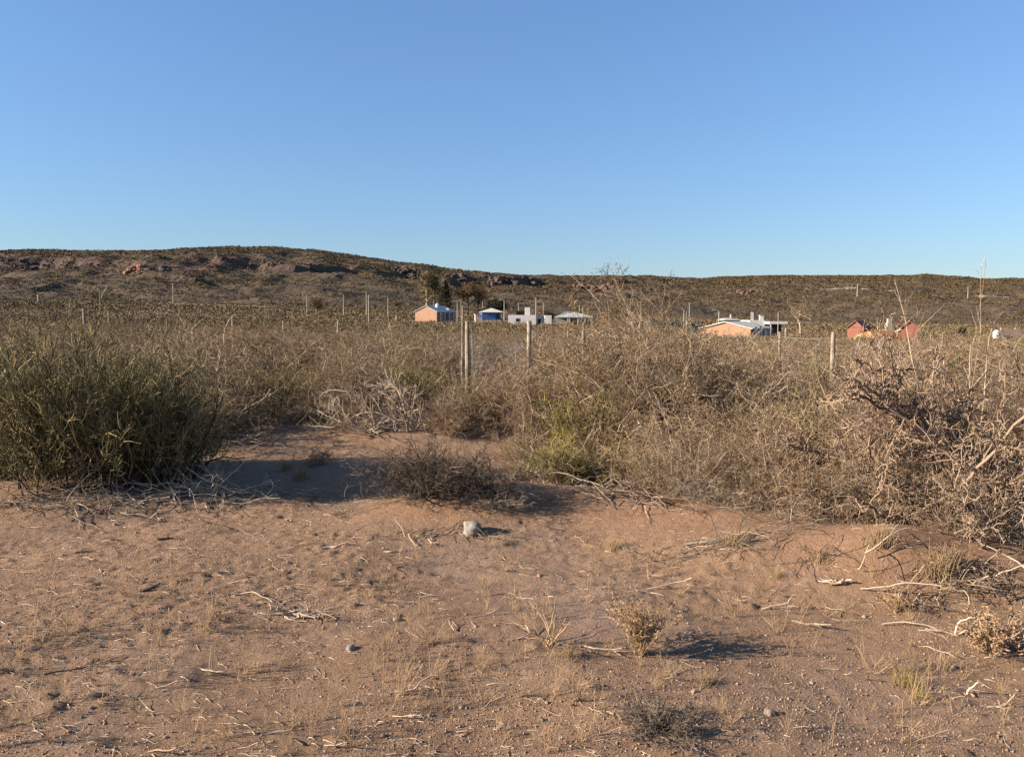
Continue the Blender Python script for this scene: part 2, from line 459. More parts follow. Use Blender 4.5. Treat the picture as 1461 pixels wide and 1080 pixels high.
# ================================================================== HILLS
RID = np.array([(-700, 350), (-300, 352), (0, 356), (60, 355), (150, 356), (230, 355), (290, 353), (340, 352), (400, 352), (450, 355), (500, 362), (550, 370), (600, 377), (650, 383), (700, 388),
                (740, 391), (800, 393), (860, 394), (950, 396), (1000, 396), (1040, 394), (1100, 393), (1200, 392), (1260, 393), (1310, 392), (1345, 396), (1461, 396), (1800, 395), (2300, 392)], float)
def hill_z(x, y):
    u = x / y; px = CX + u * FPX * ca
    yr = np.interp(px, RID[:, 0], RID[:, 1])
    Rr = np.interp(u, [-.7, -.3, 0, .2, .7], [760, 760, 900, 1150, 1250]) + 60 * fbm(u * 6, u * 0, 2, 3)
    zr = EYE + (HZ - yr) / FPX * Rr / ca - 2.2
    y0 = 400.0
    z0 = plain(x * y0 / y, np.full_like(y, y0)) - 1.0
    s = (y - y0) / (Rr - y0)
    jag = fbm(x * .012, y * .012, 4, 60, .6)
    cl = np.interp(u, [-.7, -.55, -.47, -.4, -.33, -.2, -.12, 0, .1, .2, .35, .5, .7], [.8, .9, .6, .9, .7, .9, .9, 1., .8, .5, .5, .15, .1])
    sc = np.interp(u, [-.7, -.4, -.2, 0, .2, .7], [.66, .62, .68, .74, .70, .6]) + .10 * jag
    P = np.clip(s, 0, 1) ** 1.15
    st = .105 * cl
    P = P * (1 - st) + st * sstep(sc - .02, sc + .015, s)
    st2 = .05 * np.interp(u, [-.7, -.3, .1, .7], [.9, .6, .5, .7])
    s2 = sc - .22 + .12 * fbm(x * .01, y * .006, 3, 71)
    P = P * (1 - st2) + st2 * sstep(s2 - .015, s2 + .02, s)
    z = z0 + (zr - z0) * P
    back = np.maximum(s - 1, 0) * (Rr - y0)
    z = z - back * .03
    amp = sstep(0, .15, s) * (1 - .75 * sstep(.85, 1.0, s))
    z = z + amp * (7.0 * fbm(x * .011, y * .009, 3, 14) + 2.2 * fbm(x * .05, y * .04, 3, 19))
    rock = np.clip(sstep(sc - .05, sc - .01, s) * (1 - sstep(sc + .02, sc + .05, s)), 0, 1) * cl * sstep(-.12, .12, fbm(x * .02, y * .02, 2, 90) + .05)
    rid = 1 - np.abs(fbm(x * .022 + y * .006, y * .03, 3, 44)) * 4
    z = z + amp * 2.6 * np.maximum(rid, -.5)
    z = z + rock * 3.0 * fbm(x * .14, y * .14, 3, 33)
    return z, rock
hx = np.arange(-1150, 1500, 4.5); hy = np.concatenate([np.arange(395, 1350, 4.5), np.arange(1350, 2600, 40)])
HX, HY = np.meshgrid(hx, hy)
HZc, rk = hill_z(HX.ravel(), HY.ravel())
hi = np.arange(HX.size).reshape(HX.shape)
hq = np.stack([hi[:-1, :-1], hi[:-1, 1:], hi[1:, 1:], hi[1:, :-1]], -1).reshape(-1, 4)
m, nt, b = nmat('hill_scrub_soil')
n1 = noise(nt, .02, 5, .6); n2 = noise(nt, .25, 5, .7)
c = mixc(nt, n1, (.070, .050, .030), (.105, .073, .044))
c = mixc(nt, ramp(nt, n2, [(.45, (0, 0, 0)), (.62, (.7, .7, .7))]), c, (.07, .055, .036))
ar = N(nt, 'ShaderNodeAttribute', attribute_name='rock')
c = mixc(nt, ar.outputs['Fac'], c, mixc(nt, n2, (.06, .040, .031), (.125, .078, .058)))
nt.links.new(c, b.inputs['Base Color'])
bump(nt, b, n2, .9, 2.0)
hills = link('hills', mesh_np('hills', np.stack([HX.ravel(), HY.ravel(), HZc], 1), hq, {'rock': rk}, [m], None, False))
tag(hills, kind='structure')

def land(x, y):
    x = np.asarray(x, float); y = np.asarray(y, float)
    a = gz(x, y, False)
    hz_, _ = hill_z(x, np.maximum(y, 396.))
    return np.where(y > 398, np.maximum(a, hz_), a)

# ================================================================== FAR SCRUB (stuff)
def clumps(name, x, y, rad, hgt, K, leafsz, rng, mats, wts, label):
    n = len(x); z = land(x, y)
    d = rng.normal(size=(n, K, 3)); d[..., 2] = np.abs(d[..., 2]); d = unit(d) * rng.uniform(.45, 1.0, (n, K, 1)) ** .5
    p = np.stack([x, y, z], 1)[:, None, :] + d * np.stack([rad, rad, hgt], 1)[:, None, :]
    up = unit(rng.normal(size=(n, K, 3)) + [0, 0, .7])
    sz = (leafsz[:, None] * rng.uniform(.6, 1.5, (n, K)))
    s = Soup()
    kind = rng.choice(len(mats), n, p=wts)
    for mi in range(len(mats)):
        k = kind == mi
        if not k.any(): continue
        pos = p[k].reshape(-1, 3); dd = up[k].reshape(-1, 3); l = sz[k].ravel()
        nn = len(pos)
        before = len(s.v)
        s.leaves(pos - dd * l[:, None] * .5, dd, l, l * .6, rng, mi)
        s.r[-1] = np.repeat(np.clip(np.repeat(rng.random(k.sum()), K) * .7 + .3 * rng.random(nn), 0, 1), 4)
    o = link(name, s.mesh(name, mats)); tag(o, label, kind='stuff'); return o
rng = np.random.default_rng(11)
M['far_tan'] = plant_mat('far_tan_scrub', (.105, .080, .046), (.15, .11, .064), .4, (.125, .10, .052))
M['far_olive'] = plant_mat('far_olive_scrub', (.088, .072, .040), (.125, .10, .055), .35)
M['plain_tan'] = plant_mat('plain_tan_scrub', (.19, .145, .095), (.29, .22, .14), .4, (.23, .19, .11))
M['plain_olive'] = plant_mat('plain_olive_scrub', (.13, .115, .068), (.20, .175, .10), .4)
M['far_grey'] = plant_mat('far_grey_scrub', (.13, .098, .068), (.175, .132, .09), .35)
def wedge(n, y0, y1, rng, um=.78):
    y = np.sqrt(rng.uniform(y0 * y0, y1 * y1, n)); u = rng.uniform(-um, um, n)
    return u * y, y
def keep_clear(x, y):
    k = np.ones(len(x), bool)
    for a, b_, c_, d_ in CLEAR:
        k &= ~((x > a) & (x < b_) & (y > c_) & (y < d_))
    return k
CLEAR = [(wx(585, 185), wx(655, 185), 172, 205), (wx(680, 205), wx(722, 205), 190, 222), (wx(720, 165), wx(850, 165), 152, 185), (wx(995, 112), wx(1105, 112), 102, 132),
         (wx(925, 165), wx(1010, 165), 150, 175), (wx(1205, 118), wx(1315, 118), 108, 135), (-235, -88, 286, 338)]
x, y = wedge(2300, 46, 120, rng); k = keep_clear(x, y); x, y = x[k], y[k]
clumps('desert_scrub', x, y, rng.uniform(.6, 1.2, len(x)), rng.uniform(.45, 1.2, len(x)), 130, y * .0016, rng, [M['plain_tan'], M['plain_olive'], M['far_grey']], [.6, .2, .2], 'tan and olive desert scrub covering the plain before the hills')
x, y = wedge(12500, 118, 420, rng); k = keep_clear(x, y); x, y = x[k], y[k]
clumps('desert_scrub', x, y, rng.uniform(.8, 1.7, len(x)), rng.uniform(.3, .95, len(x)), 26, y * .0019, rng, [M['plain_tan'], M['plain_olive'], M['far_grey']], [.55, .27, .18], 'distant low brown scrub around the houses below the hills')
x, y = wedge(170000, 400, 1300, rng); k = fbm(x * .03, y * .02, 3, 123) + .16 * rng.normal(size=len(x)) > -.22; x, y = x[k], y[k]
clumps('hillside_scrub', x, y, rng.uniform(.7, 2.0, len(x)), rng.uniform(.35, 1.1, len(x)), 8, y * .0015, rng, [M['far_tan'], M['far_olive'], M['far_grey']], [.42, .38, .2], 'dark speckled scrub scattered over the long brown hills')

# ================================================================== BOULDER OUTCROPS on the hills
def rock_mesh(name, blocks, mat, seed):
    bm = bmesh.new(); rr = random.Random(seed)
    for (x, y, z, sx, sy, sz) in blocks:
        r = bmesh.ops.create_icosphere(bm, subdivisions=2, radius=1.0)
        e = Euler((rr.uniform(-.3, .3), rr.uniform(-.3, .3), rr.uniform(0, 3)))
        off = rr.uniform(0, 100)
        for v in r['verts']:
            c_ = v.co.copy()
            mx = max(abs(c_.x), abs(c_.y), abs(c_.z)); c_ = c_.lerp(c_ / mx * .82, .6)
            nn = float(vnoise(np.array([c_.x * 1.7 + off]), np.array([c_.y * 1.7 + c_.z * 1.3 - off]), 3)[0])
            c_ *= 1 + .5 * nn
            c_ = Vector((c_.x * sx, c_.y * sy, c_.z * sz)); c_.rotate(e)
            v.co = c_ + Vector((x, y, z))
    me = bpy.data.meshes.new(name); bm.to_mesh(me); bm.free(); me.materials.append(mat); return me
M['rock'] = flat_mat('dark_volcanic_rock', (.085, .06, .048), .5, .5)
M['darkred'] = flat_mat('dark_red_rock', (.13, .075, .055), .5, .4)
M['redrock'] = flat_mat('red_sandstone', (.25, .115, .07), .4, .5)
outs = [(30, 377, 90, 5, 'rock', 'dark broken rock ledge near the left end of the long hill'),
        (120, 383, 70, 4, 'rock', 'low dark rock ledge just left of the red sandstone outcrop'),
        (188, 386, 34, 7, 'redrock', 'red sandstone outcrop catching the sun on the left hill'),
        (226, 386, 40, 7, 'rock', 'dark boulder pile touching the red outcrop on its right'),
        (360, 378, 80, 5, 'rock', 'long dark rock band under the highest crest of the hill'),
        (450, 385, 70, 5, 'rock', 'grey rock band above the line of lamp posts'),
        (582, 394, 46, 8, 'rock', 'black shaded rock step left of the tall pale trunked tree'),
        (655, 396, 50, 6, 'rock', 'dark rock rim behind the bare brown tree'),
        (716, 403, 60, 9, 'rock', 'pale broken boulder slope above the blue shed'),
        (757, 405, 28, 10, 'rock', 'steep black boulder face above the white block building'),
        (850, 414, 70, 9, 'darkred', 'reddish rubble slope behind the tall bare bush'),
        (1060, 418, 60, 7, 'darkred', 'dark reddish cliff above the right brick house')]
for q, (px, py, wpx, hpx, mt, lab) in enumerate(outs):
    # march the line of sight to the hillside
    d = ray(px, py); t = np.linspace(400, 1400, 1500) / d[1]
    zz = land(d[0] * t, d[1] * t); hit = np.argmax(EYE + d[2] * t < zz); t0 = t[hit] if hit else t[700]
    ox, oy = d[0] * t0, d[1] * t0; sc_ = oy / FPX
    rr = random.Random(q); bl = []
    for k in range(int(16 + wpx * .35)):
        bx = rr.uniform(-.5, .5) * wpx * sc_; by = rr.uniform(-6, 10)
        s_ = rr.uniform(.25, .62) * hpx * sc_ * (1 - .5 * abs(bx) / (wpx * sc_ * .5))
        bz = float(land(np.array([ox + bx]), np.array([oy + by]))[0]) - float(land(np.array([ox]), np.array([oy]))[0])
        bl.append((bx, by, bz + s_ * .25, s_ * rr.uniform(.9, 1.7), s_ * rr.uniform(.9, 1.5), s_ * rr.uniform(.7, 1.15)))
    o = link('rock_outcrop', rock_mesh('rock_outcrop', bl, M[mt], q)); o.location = (ox, oy, float(land(np.array([ox]), np.array([oy]))[0]))
    tag(o, lab, 'rock outcrop')

# pale dirt tracks
M['track'] = flat_mat('pale_track_dust', (.24, .19, .135), .25, .2)
def ribbon(name, pts, w, ymin=0):
    pts = np.array(pts); k = 90
    t = np.linspace(0, len(pts) - 1, k); xs = np.interp(t, range(len(pts)), pts[:, 0]); ys = np.interp(t, range(len(pts)), pts[:, 1])
    ww = w * (.7 + 1.0 * np.abs(fbm(t * 3, t * 0, 2, 4)))
    a = np.stack([xs, ys - ww, land(xs, ys - ww) + .35], 1); b_ = np.stack([xs, ys + ww, land(xs, ys + ww) + .35], 1)
    v = np.concatenate([a, b_]); q = np.stack([np.arange(k - 1), np.arange(1, k), k + np.arange(1, k), k + np.arange(k - 1)], 1)
    o = link(name, mesh_np(name, v, q, None, [M['track']])); tag(o, kind='structure')
def hillpt(px, py):
    d = ray(px, py); t = np.linspace(60, 1400, 2600) / d[1]; zz = land(d[0] * t, d[1] * t); h = np.argmax(EYE + d[2] * t < zz + .1)
    return (d[0] * t[h], d[1] * t[h])
ribbon('path', [(wx(50, 330), 330), (wx(180, 322), 322), (wx(300, 312), 312), (wx(410, 300), 300)], 20)
ribbon('path', [hillpt(1150, 412.5), hillpt(1215, 411.5), hillpt(1275, 415)], 1.5)
ribbon('path', [hillpt(1330, 422.5), hillpt(1400, 423), hillpt(1440, 424)], 1.5)
ribbon('path', [hillpt(525, 400), hillpt(535, 395), hillpt(552, 388)], 2.0)

# ================================================================== BUILDINGS
def bm_obj(name, bm, mat, parent=None, loc=None):
    me = bpy.data.meshes.new(name); bmesh.ops.recalc_face_normals(bm, faces=bm.faces); bm.to_mesh(me); bm.free(); me.materials.append(mat)
    o = link(name, me, parent)
    if loc: o.location = loc
    return o
def box(bm, x0, x1, y0, y1, z0, z1):
    vs = [bm.verts.new(p) for p in [(x0, y0, z0), (x1, y0, z0), (x1, y1, z0), (x0, y1, z0), (x0, y0, z1), (x1, y0, z1), (x1, y1, z1), (x0, y1, z1)]]
    for f in [(0, 3, 2, 1), (4, 5, 6, 7), (0, 1, 5, 4), (1, 2, 6, 5), (2, 3, 7, 6), (3, 0, 4, 7)]: bm.faces.new([vs[i] for i in f])
def part_box(name, mat, parent, *a):
    bm = bmesh.new(); box(bm, *a); return bm_obj(name, bm, mat, parent)
def prism(bm, prof, y0, y1):
    a = [bm.verts.new((x, y0, z)) for x, z in prof]; c_ = [bm.verts.new((x, y1, z)) for x, z in prof]
    n = len(prof); bm.faces.new(a); bm.faces.new(c_[::-1])
    for i in range(n): bm.faces.new([a[(i + 1) % n], a[i], c_[i], c_[(i + 1) % n]])
def cyl(bm, x, y, z0, z1, r0, r1, n=10, dx=0, dy=0):
    a = [bm.verts.new((x + r0 * math.cos(2 * PI * i / n), y + r0 * math.sin(2 * PI * i / n), z0)) for i in range(n)]
    c_ = [bm.verts.new((x + dx + r1 * math.cos(2 * PI * i / n), y + dy + r1 * math.sin(2 * PI * i / n), z1)) for i in range(n)]
    bm.faces.new(a[::-1]); bm.faces.new(c_)
    for i in range(n): bm.faces.new([a[i], a[(i + 1) % n], c_[(i + 1) % n], c_[i]])
def brick_mat(name, c1, c2, mortar):
    m, nt, b = nmat(name)
    tc = N(nt, 'ShaderNodeTexCoord'); mp = N(nt, 'ShaderNodeMapping'); mp.inputs['Rotation'].default_value = (PI / 2, 0, 0)
    nt.links.new(tc.outputs['Object'], mp.inputs[0])
    br = N(nt, 'ShaderNodeTexBrick'); br.inputs['Scale'].default_value = 1.0
    br.inputs['Brick Width'].default_value = .33; br.inputs['Row Height'].default_value = .19; br.inputs['Mortar Size'].default_value = .012
    br.inputs['Color1'].default_value = (*c1, 1); br.inputs['Color2'].default_value = (*c2, 1); br.inputs['Mortar'].default_value = (*mortar, 1)
    nt.links.new(mp.outputs[0], br.inputs['Vector'])
    n = noise(nt, .9, 4)
    nt.links.new(mixc(nt, ramp(nt, n, [(.3, (.25, .25, .25)), (.7, (0, 0, 0))]), br.outputs['Color'], (.21, .15, .11)), b.inputs['Base Color'])
    return m
M['brick'] = brick_mat('hollow_brick', (.31, .165, .095), (.36, .20, .12), (.32, .225, .155))
M['redbrick'] = brick_mat('red_brick', (.21, .065, .043), (.26, .085, .054), (.21, .115, .085))
M['white'] = flat_mat('white_plaster', (.60, .575, .53), .12, 1.2)
M['tin'] = flat_mat('corrugated_tin', (.40, .40, .41), .15, 1.5, .5)
M['pale_tin'] = flat_mat('pale_tin', (.58, .53, .43), .12, 1.5, .5)
M['blue'] = flat_mat('blue_paint', (.085, .165, .34), .15, 1.0)
M['glass'] = flat_mat('dark_window', (.03, .03, .035), .2, 1, .15)
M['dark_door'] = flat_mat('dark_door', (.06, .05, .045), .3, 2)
M['green'] = flat_mat('dark_green_paint', (.055, .095, .075), .25, .8)
M['concrete'] = flat_mat('pale_concrete', (.33, .29, .24), .2, 2)
M['postwood'] = flat_mat('grey_post_wood', (.29, .225, .165), .5, 9)
M['orange'] = flat_mat('orange_tin', (.44, .19, .08), .2, 1.5)
M['yellow_tarp'] = flat_mat('yellow_tarp', (.50, .38, .14), .2, 2)
M['wire'] = flat_mat('galvanised_wire', (.34, .32, .30), .2, 5, .5)
M['rubble'] = flat_mat('pinkish_rubble', (.34, .24, .18), .35, 1.2)

def gable_house(name, label, cx, Y, w, d, eave, rise, rz, wall, roof, base=None, side='porch', over=.35, cat='house'):
    zb = (float(land(np.array([cx]), np.array([Y]))[0]) if base is None else base)
    e = empty(name, (cx, Y, zb), rz); tag(e, label, cat)
    bm = bmesh.new(); prism(bm, [(-w / 2, -.6), (w / 2, -.6), (w / 2, eave), (0, eave + rise), (-w / 2, eave)], -d / 2, d / 2); bm_obj('wall', bm, wall, e)
    th = .14; k = rise / (w / 2); ov = over
    bm = bmesh.new()
    prism(bm, [(-w / 2 - ov, eave - ov * k + .02), (0, eave + rise + .02), (w / 2 + ov, eave - ov * k + .02), (w / 2 + ov, eave - ov * k + th), (0, eave + rise + th), (-w / 2 - ov, eave - ov * k + th)], -d / 2 - .25, d / 2 + .25)
    rf = bm_obj('roof', bm, roof, e)
    if side == 'porch':
        for i in range(4):
            yy = -d / 2 + d * (i + .6) / 4.3
            part_box('pillar', M['white'], e, w / 2 + .30, w / 2 + .50, yy - .1, yy + .1, -.5, eave - ov * k - .02)
        for yy in (-d * .28, d * .2): 
            wn = part_box('window', M['white'], e, w / 2 + .003, w / 2 + .06, yy - .6, yy + .6, .9, 2.0)
            part_box('pane', M['glass'], wn, w / 2 + .063, w / 2 + .08, yy - .5, yy + .5, 1.0, 1.9)
        part_box('door', M['dark_door'], e, w / 2 + .003, w / 2 + .06, -.45, .45, 0, 2.05)
    return e, rf
# left brick house
Y = 190; hA, rf = gable_house('brick_house', 'orange hollow brick house with grey tin roof and white roof tank', wx(622, Y), Y, 6.0, 9.0, wz(445, Y) - (wz(460, Y)) , 1.35, math.radians(-25), M['brick'], M['tin'], wz(460, Y))
bm = bmesh.new(); cyl(bm, .9, -.6, 3.0, 4.35, .5, .5, 14); cyl(bm, .9, -.6, 4.352, 4.6, .42, .2, 14); bm_obj('water_tank', bm, M['white'], hA)
bm = bmesh.new(); prism(bm, [(.6, 3.0), (2.3, 2.75), (2.3, 3.3), (.6, 3.55)], 2.4, 3.6); bm_obj('skylight', bm, M['pale_tin'], rf)
# blue shed
Y = 205; cx = wx(700, Y)
e = empty('blue_shed', (cx, Y, wz(458.5, Y)), math.radians(8)); tag(e, 'small blue painted shed with pale shallow roof', 'shed')
bm = bmesh.new(); box(bm, -2.5, 2.5, -2.2, 2.2, -1, 2.35); bm_obj('wall', bm, M['blue'], e)
bm = bmesh.new(); v = [bm.verts.new(p) for p in [(-3, -2.7, 2.36), (3.3, -2.7, 2.36), (3.3, 2.7, 2.36), (-3, 2.7, 2.36), (.15, -.6, 3.5), (.45, .6, 3.5)]]
for f in [(0, 1, 4), (1, 2, 5, 4), (2, 3, 5), (3, 0, 4, 5), (3, 2, 1, 0)]: bm.faces.new([v[i] for i in f])
bm_obj('roof', bm, M['pale_tin'], e)
part_box('door', M['dark_door'], e, 1.2, 2.0, -2.26, -2.203, -.3, 1.9)
part_box('window', M['glass'], e, 2.503, 2.56, -1.2, .9, .9, 1.7)
# small pink shed
Y = 204; e = empty('pink_shed', (wx(682.5, Y), Y, wz(459, Y)), .15); tag(e, 'tiny pinkish white shed just left of the blue shed', 'shed')
bm = bmesh.new(); box(bm, -.85, .85, -1, 1, -.6, 1.75); bm_obj('wall', bm, flat_mat('pink_plaster', (.66, .45, .40), .15, 1.5), e)
bm = bmesh.new(); prism(bm, [(-1, 1.752), (1, 1.752), (1, 1.85), (-1, 2.0)], -1.1, 1.1); bm_obj('roof', bm, M['pale_tin'], e)
# white block building
Y = 168; zb = wz(465, Y); s_ = Y / FPX / ca; cx = wx(755, Y)
X = lambda p: (p - 755) * s_
Zp = lambda p: wz(p, Y) - zb
e = empty('white_building', (cx, Y, zb), 0); tag(e, 'flat roofed white block building with a square chimney tower', 'building')
bm = bmesh.new(); box(bm, X(725), X(764.5), 0, 5, -1, Zp(449.5)); bm_obj('wall', bm, M['white'], e)
part_box('tower', M['white'], e, X(749), X(756.3), 1.2, 2.6, Zp(449.5) + .003, Zp(438.5))
part_box('recessed_wall', M['white'], e, X(764.5) + .003, X(777) - .003, 3.2, 4.8, -1, Zp(451))
bm = bmesh.new(); box(bm, X(777), X(786.5), -.4, 5, -1, Zp(450)); bm_obj('wing', bm, M['white'], e)
part_box('door', M['dark_door'], e, X(768), X(772.5), 3.13, 3.197, -.3, 1.5)
part_box('window', M['glass'], e, X(736), X(741), -.06, -.003, .9, 1.6)
# white framed shelter
Y = 172; zb = wz(465, Y); s_ = Y / FPX / ca; cx = wx(818, Y)
X = lambda p: (p - 818) * s_
Zp = lambda p: wz(p, Y) - zb
e = empty('open_shelter', (cx, Y, zb), 0); tag(e, 'white framed open shelter with low hipped grey roof', 'shelter')
bm = bmesh.new(); zz = Zp(451.6)
v = [bm.verts.new(p) for p in [(X(791), -.2, zz), (X(845), -.2, zz), (X(843), 5, zz), (X(793), 5, zz), (X(808), 2, Zp(444)), (X(822), 2.6, Zp(445.5))]]
for f in [(0, 1, 5, 4), (1, 2, 5), (2, 3, 4, 5), (3, 0, 4), (3, 2, 1, 0)]: bm.faces.new([v[i] for i in f])
bm_obj('roof', bm, flat_mat('shelter_roof', (.40, .40, .36), .25, 1.0), e)
part_box('beam', M['white'], e, X(791), X(845), -.36, -.21, zz - .22, zz + .02)
for p in (791.5, 809.5, 812, 824, 834, 844):
    part_box('post', M['white'], e, X(p) - .09, X(p) + .09, -.2, -.02, -1, zz - .003 if p != 809.5 else zz + .9)
part_box('back_wall', flat_mat('shelter_back', (.30, .29, .25), .3, 2), e, X(794), X(842), 4.5, 4.7, -1, zz - .01)
# rubble wall
Y = 180; e0 = bmesh.new(); k = 24
for i in range(k):
    p0, p1 = 681 + i * 2.1, 681 + (i + 1) * 2.1
    box(e0, wx(p0, Y), wx(p1, Y) - .01, Y - .2, Y + .2, wz(470, Y), wz(457.5 + R(-1.3, 1.3), Y))
o = bm_obj('low_wall', e0, M['rubble']); tag(o, 'low pinkish rubble wall below the blue shed', 'wall')
# green long building
Y = 160; zb = wz(470, Y); s_ = Y / FPX / ca; cx = wx(965, Y)
X = lambda p: (p - 965) * s_
Zp = lambda p: wz(p, Y) - zb
e = empty('long_green_building', (cx, Y, zb), 0); tag(e, 'long low dark green building half hidden behind brush', 'building')
bm = bmesh.new(); box(bm, X(928), X(1000), 0, 5, -1.5, Zp(461)); bm_obj('wall', bm, M['green'], e)
bm = bmesh.new(); prism(bm, [(X(926), Zp(461) + .003), (X(1002), Zp(461) + .003), (X(1002), Zp(458.6)), (X(926), Zp(457.6))], -.5, 5.4); bm_obj('roof', bm, flat_mat('green_roof', (.09, .13, .11), .2, .8), e)
part_box('window', M['pale_tin'], e, X(991), X(996), -.06, -.003, Zp(464), Zp(461.8))
# roofed hut behind right brick house
Y = 150; zb = wz(470, Y); s_ = Y / FPX / ca; cx = wx(1042, Y)
X = lambda p: (p - 1042) * s_
Zp = lambda p: wz(p, Y) - zb
e = empty('dark_hut', (cx, Y, zb), 0); tag(e, 'dark green hut with pale roof peeking over the right brick house', 'hut')
bm = bmesh.new(); box(bm, X(1031), X(1053), 0, 4, -1.5, Zp(457.2)); bm_obj('wall', bm, M['green'], e)
bm = bmesh.new(); prism(bm, [(X(1029), Zp(457.1)), (X(1055), Zp(457.1)), (X(1050), Zp(455)), (X(1040), Zp(454)), (X(1033), Zp(455))], -.4, 4.3); bm_obj('roof', bm, M['pale_tin'], e)
part_box('vent_pipe', M['white'], e, X(1043), X(1044.6), 1.5, 1.7, Zp(454.6), Zp(448.5))
# right brick house
Y = 110; hB, rfB = gable_house('brick_house', 'wide orange brick gable house with white pillared side at right', wx(1048, Y), Y, 7.0, 9.0, wz(468.5, Y) - wz(486, Y), .85, math.radians(-34), M['brick'], M['pale_tin'], wz(486, Y), 'porch', .3)
for yy in (-3.3, -2.2, -.9, 1.4): part_box('pillar', M['white'], hB, 3.80, 4.0, yy - .12, yy + .12, -.5, 1.6)
# white chimney wall
Y = 124; zb = wz(480, Y); s_ = Y / FPX / ca; cx = wx(1080, Y)
X = lambda p: (p - 1080) * s_
Zp = lambda p: wz(p, Y) - zb
e = empty('white_house', (cx, Y, zb), 0); tag(e, 'white walled house with two chimneys behind the right brick house', 'house')
bm = bmesh.new(); box(bm, X(1068), X(1089), 0, 5, -1, Zp(457)); bm_obj('wall', bm, M['white'], e)
part_box('chimney', M['white'], e, X(1083), X(1088.6), .3, 1.2, Zp(457) + .003, Zp(450))
part_box('chimney', M['white'], e, X(1071.5), X(1074.5), .5, .9, Zp(457) + .003, Zp(445.5))
part_box('chimney_cap', M['concrete'], e, X(1082.3), X(1089.2), .2, 1.3, Zp(450) + .003, Zp(449.2))
# canopy
Y = 122; zb = wz(480, Y); s_ = Y / FPX / ca; cx = wx(1108, Y)
X = lambda p: (p - 1108) * s_
Zp = lambda p: wz(p, Y) - zb
e = empty('flat_canopy', (cx, Y, zb), 0); tag(e, 'flat white fascia canopy right of the twin chimneys', 'canopy')
part_box('roof', M['white'], e, X(1095), X(1121), -.3, 3.5, Zp(462.5), Zp(458.8))
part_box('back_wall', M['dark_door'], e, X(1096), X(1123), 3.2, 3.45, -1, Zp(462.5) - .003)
for p in (1098, 1119): part_box('post', M['white'], e, X(p) - .06, X(p) + .06, 0, .12, -1, Zp(462.5) - .003)
# far right red buildings
Y = 118
h1, _ = gable_house('red_brick_house', 'tall red brick gable standing beside a yellow tarpaulin', wx(1223, Y), Y, 2.4, 3.0, wz(468, Y) - wz(492, Y), 1.0, math.radians(-42), M['redbrick'], M['redbrick'], wz(492, Y), None, .08)
h2, r2 = gable_house('red_brick_house', 'red brick gable with pale lean-to roof on its left', wx(1294, Y), Y, 2.2, 2.4, wz(468, Y) - wz(490, Y), 1.0, math.radians(-24), M['redbrick'], M['redbrick'], wz(490, Y), None, .12)
bm = bmesh.new(); prism(bm, [(-2.4, 1.5), (-1.12, 2.1), (-1.12, 2.22), (-2.4, 1.62)], -1.0, 1.0); bm_obj('lean_to_roof', bm, M['pale_tin'], h2)
Y = 114; zb = wz(492, Y); s_ = Y / FPX / ca
o = bm_obj('orange_shed', (lambda bm: (prism(bm, [((1240 - 1262) * s_, -1), ((1284 - 1262) * s_, -1), ((1284 - 1262) * s_, wz(476, Y) - zb), ((1262 - 1262) * s_, wz(471.5, Y) - zb), ((1240 - 1262) * s_, wz(474, Y) - zb)], 0, 4), bm)[1])(bmesh.new()), M['orange'])
o.location = (wx(1262, Y), Y, zb); tag(o, 'low orange shed roof between the two red brick gables', 'shed')
o = bm_obj('tarpaulin', (lambda bm: (prism(bm, [(-.9, -1), (.9, -1), (.75, .9), (.2, 1.25), (-.7, .8)], 0, 1.2), bm)[1])(bmesh.new()), M['yellow_tarp']); o.location = (wx(1228, 112), 112, wz(489, 112)); tag(o, 'yellow tarpaulin bundle before the left red gable', 'tarpaulin')
o = bm_obj('chimney_stack', (lambda bm: (box(bm, -.45, .45, -.45, .45, -1, 2.6), box(bm, -.28, .28, -.28, .28, 2.603, 3.3), bm)[2])(bmesh.new()), M['concrete']); o.location = (wx(1265.5, 121), 121, wz(485, 121)); tag(o, 'pale masonry chimney stack between the two red gables', 'chimney')
o = bm_obj('water_tank', (lambda bm: (cyl(bm, 0, 0, -1, 1.4, .55, .55, 16), cyl(bm, 0, 0, 1.403, 1.7, .5, .2, 16), bm)[2])(bmesh.new()), M['tin']); o.location = (wx(1419, 120), 120, wz(486, 120)); tag(o, 'small white water tank at the right edge', 'water tank')
o = bm_obj('low_wall', (lambda bm: ([box(bm, wx(1424 + i * 5, 121), wx(1429 + i * 5, 121) - .01, 120.8, 121.1, wz(490, 121), wz(469 + R(-1.5, 1.5), 121)) for i in range(14)], bm)[1])(bmesh.new()), M['rubble']); tag(o, 'low pinkish wall right of the small white tank', 'wall')

# ================================================================== POLES, POSTS, FENCE
def lamp_post(px, ytop, ybot, Y, label, arm=-1):
    x0 = wx(px, Y); zb = wz(ybot, Y) - 1.0; H = wz(ytop, Y) - zb
    e = empty('lamp_post', (x0, Y, zb)); tag(e, label, 'lamp post', 'lamp posts of the village')
    bm = bmesh.new(); cyl(bm, 0, 0, 0, H - .55, .13, .09, 8); bm_obj('pole', bm, M['concrete'], e)
    s = Soup(); a = np.linspace(0, PI * .55, 7); pts = np.stack([arm * (1 - np.cos(a)) * .9, 0 * a, H - .55 + np.sin(a) * .5], 1)[None]
    s.tubes(pts, .085, .06, 6, np.random.default_rng(1)); link('arm', s.mesh('arm', [M['concrete']]), e)
    bm = bmesh.new(); box(bm, arm * 1.05 - .3, arm * 1.05 + .3, -.12, .12, H - .16, H - .02); bm_obj('lamp_head', bm, M['concrete'], e)
lamp_post(440, 418.5, 452, 205, 'pale lamp post standing leftmost on the plain')
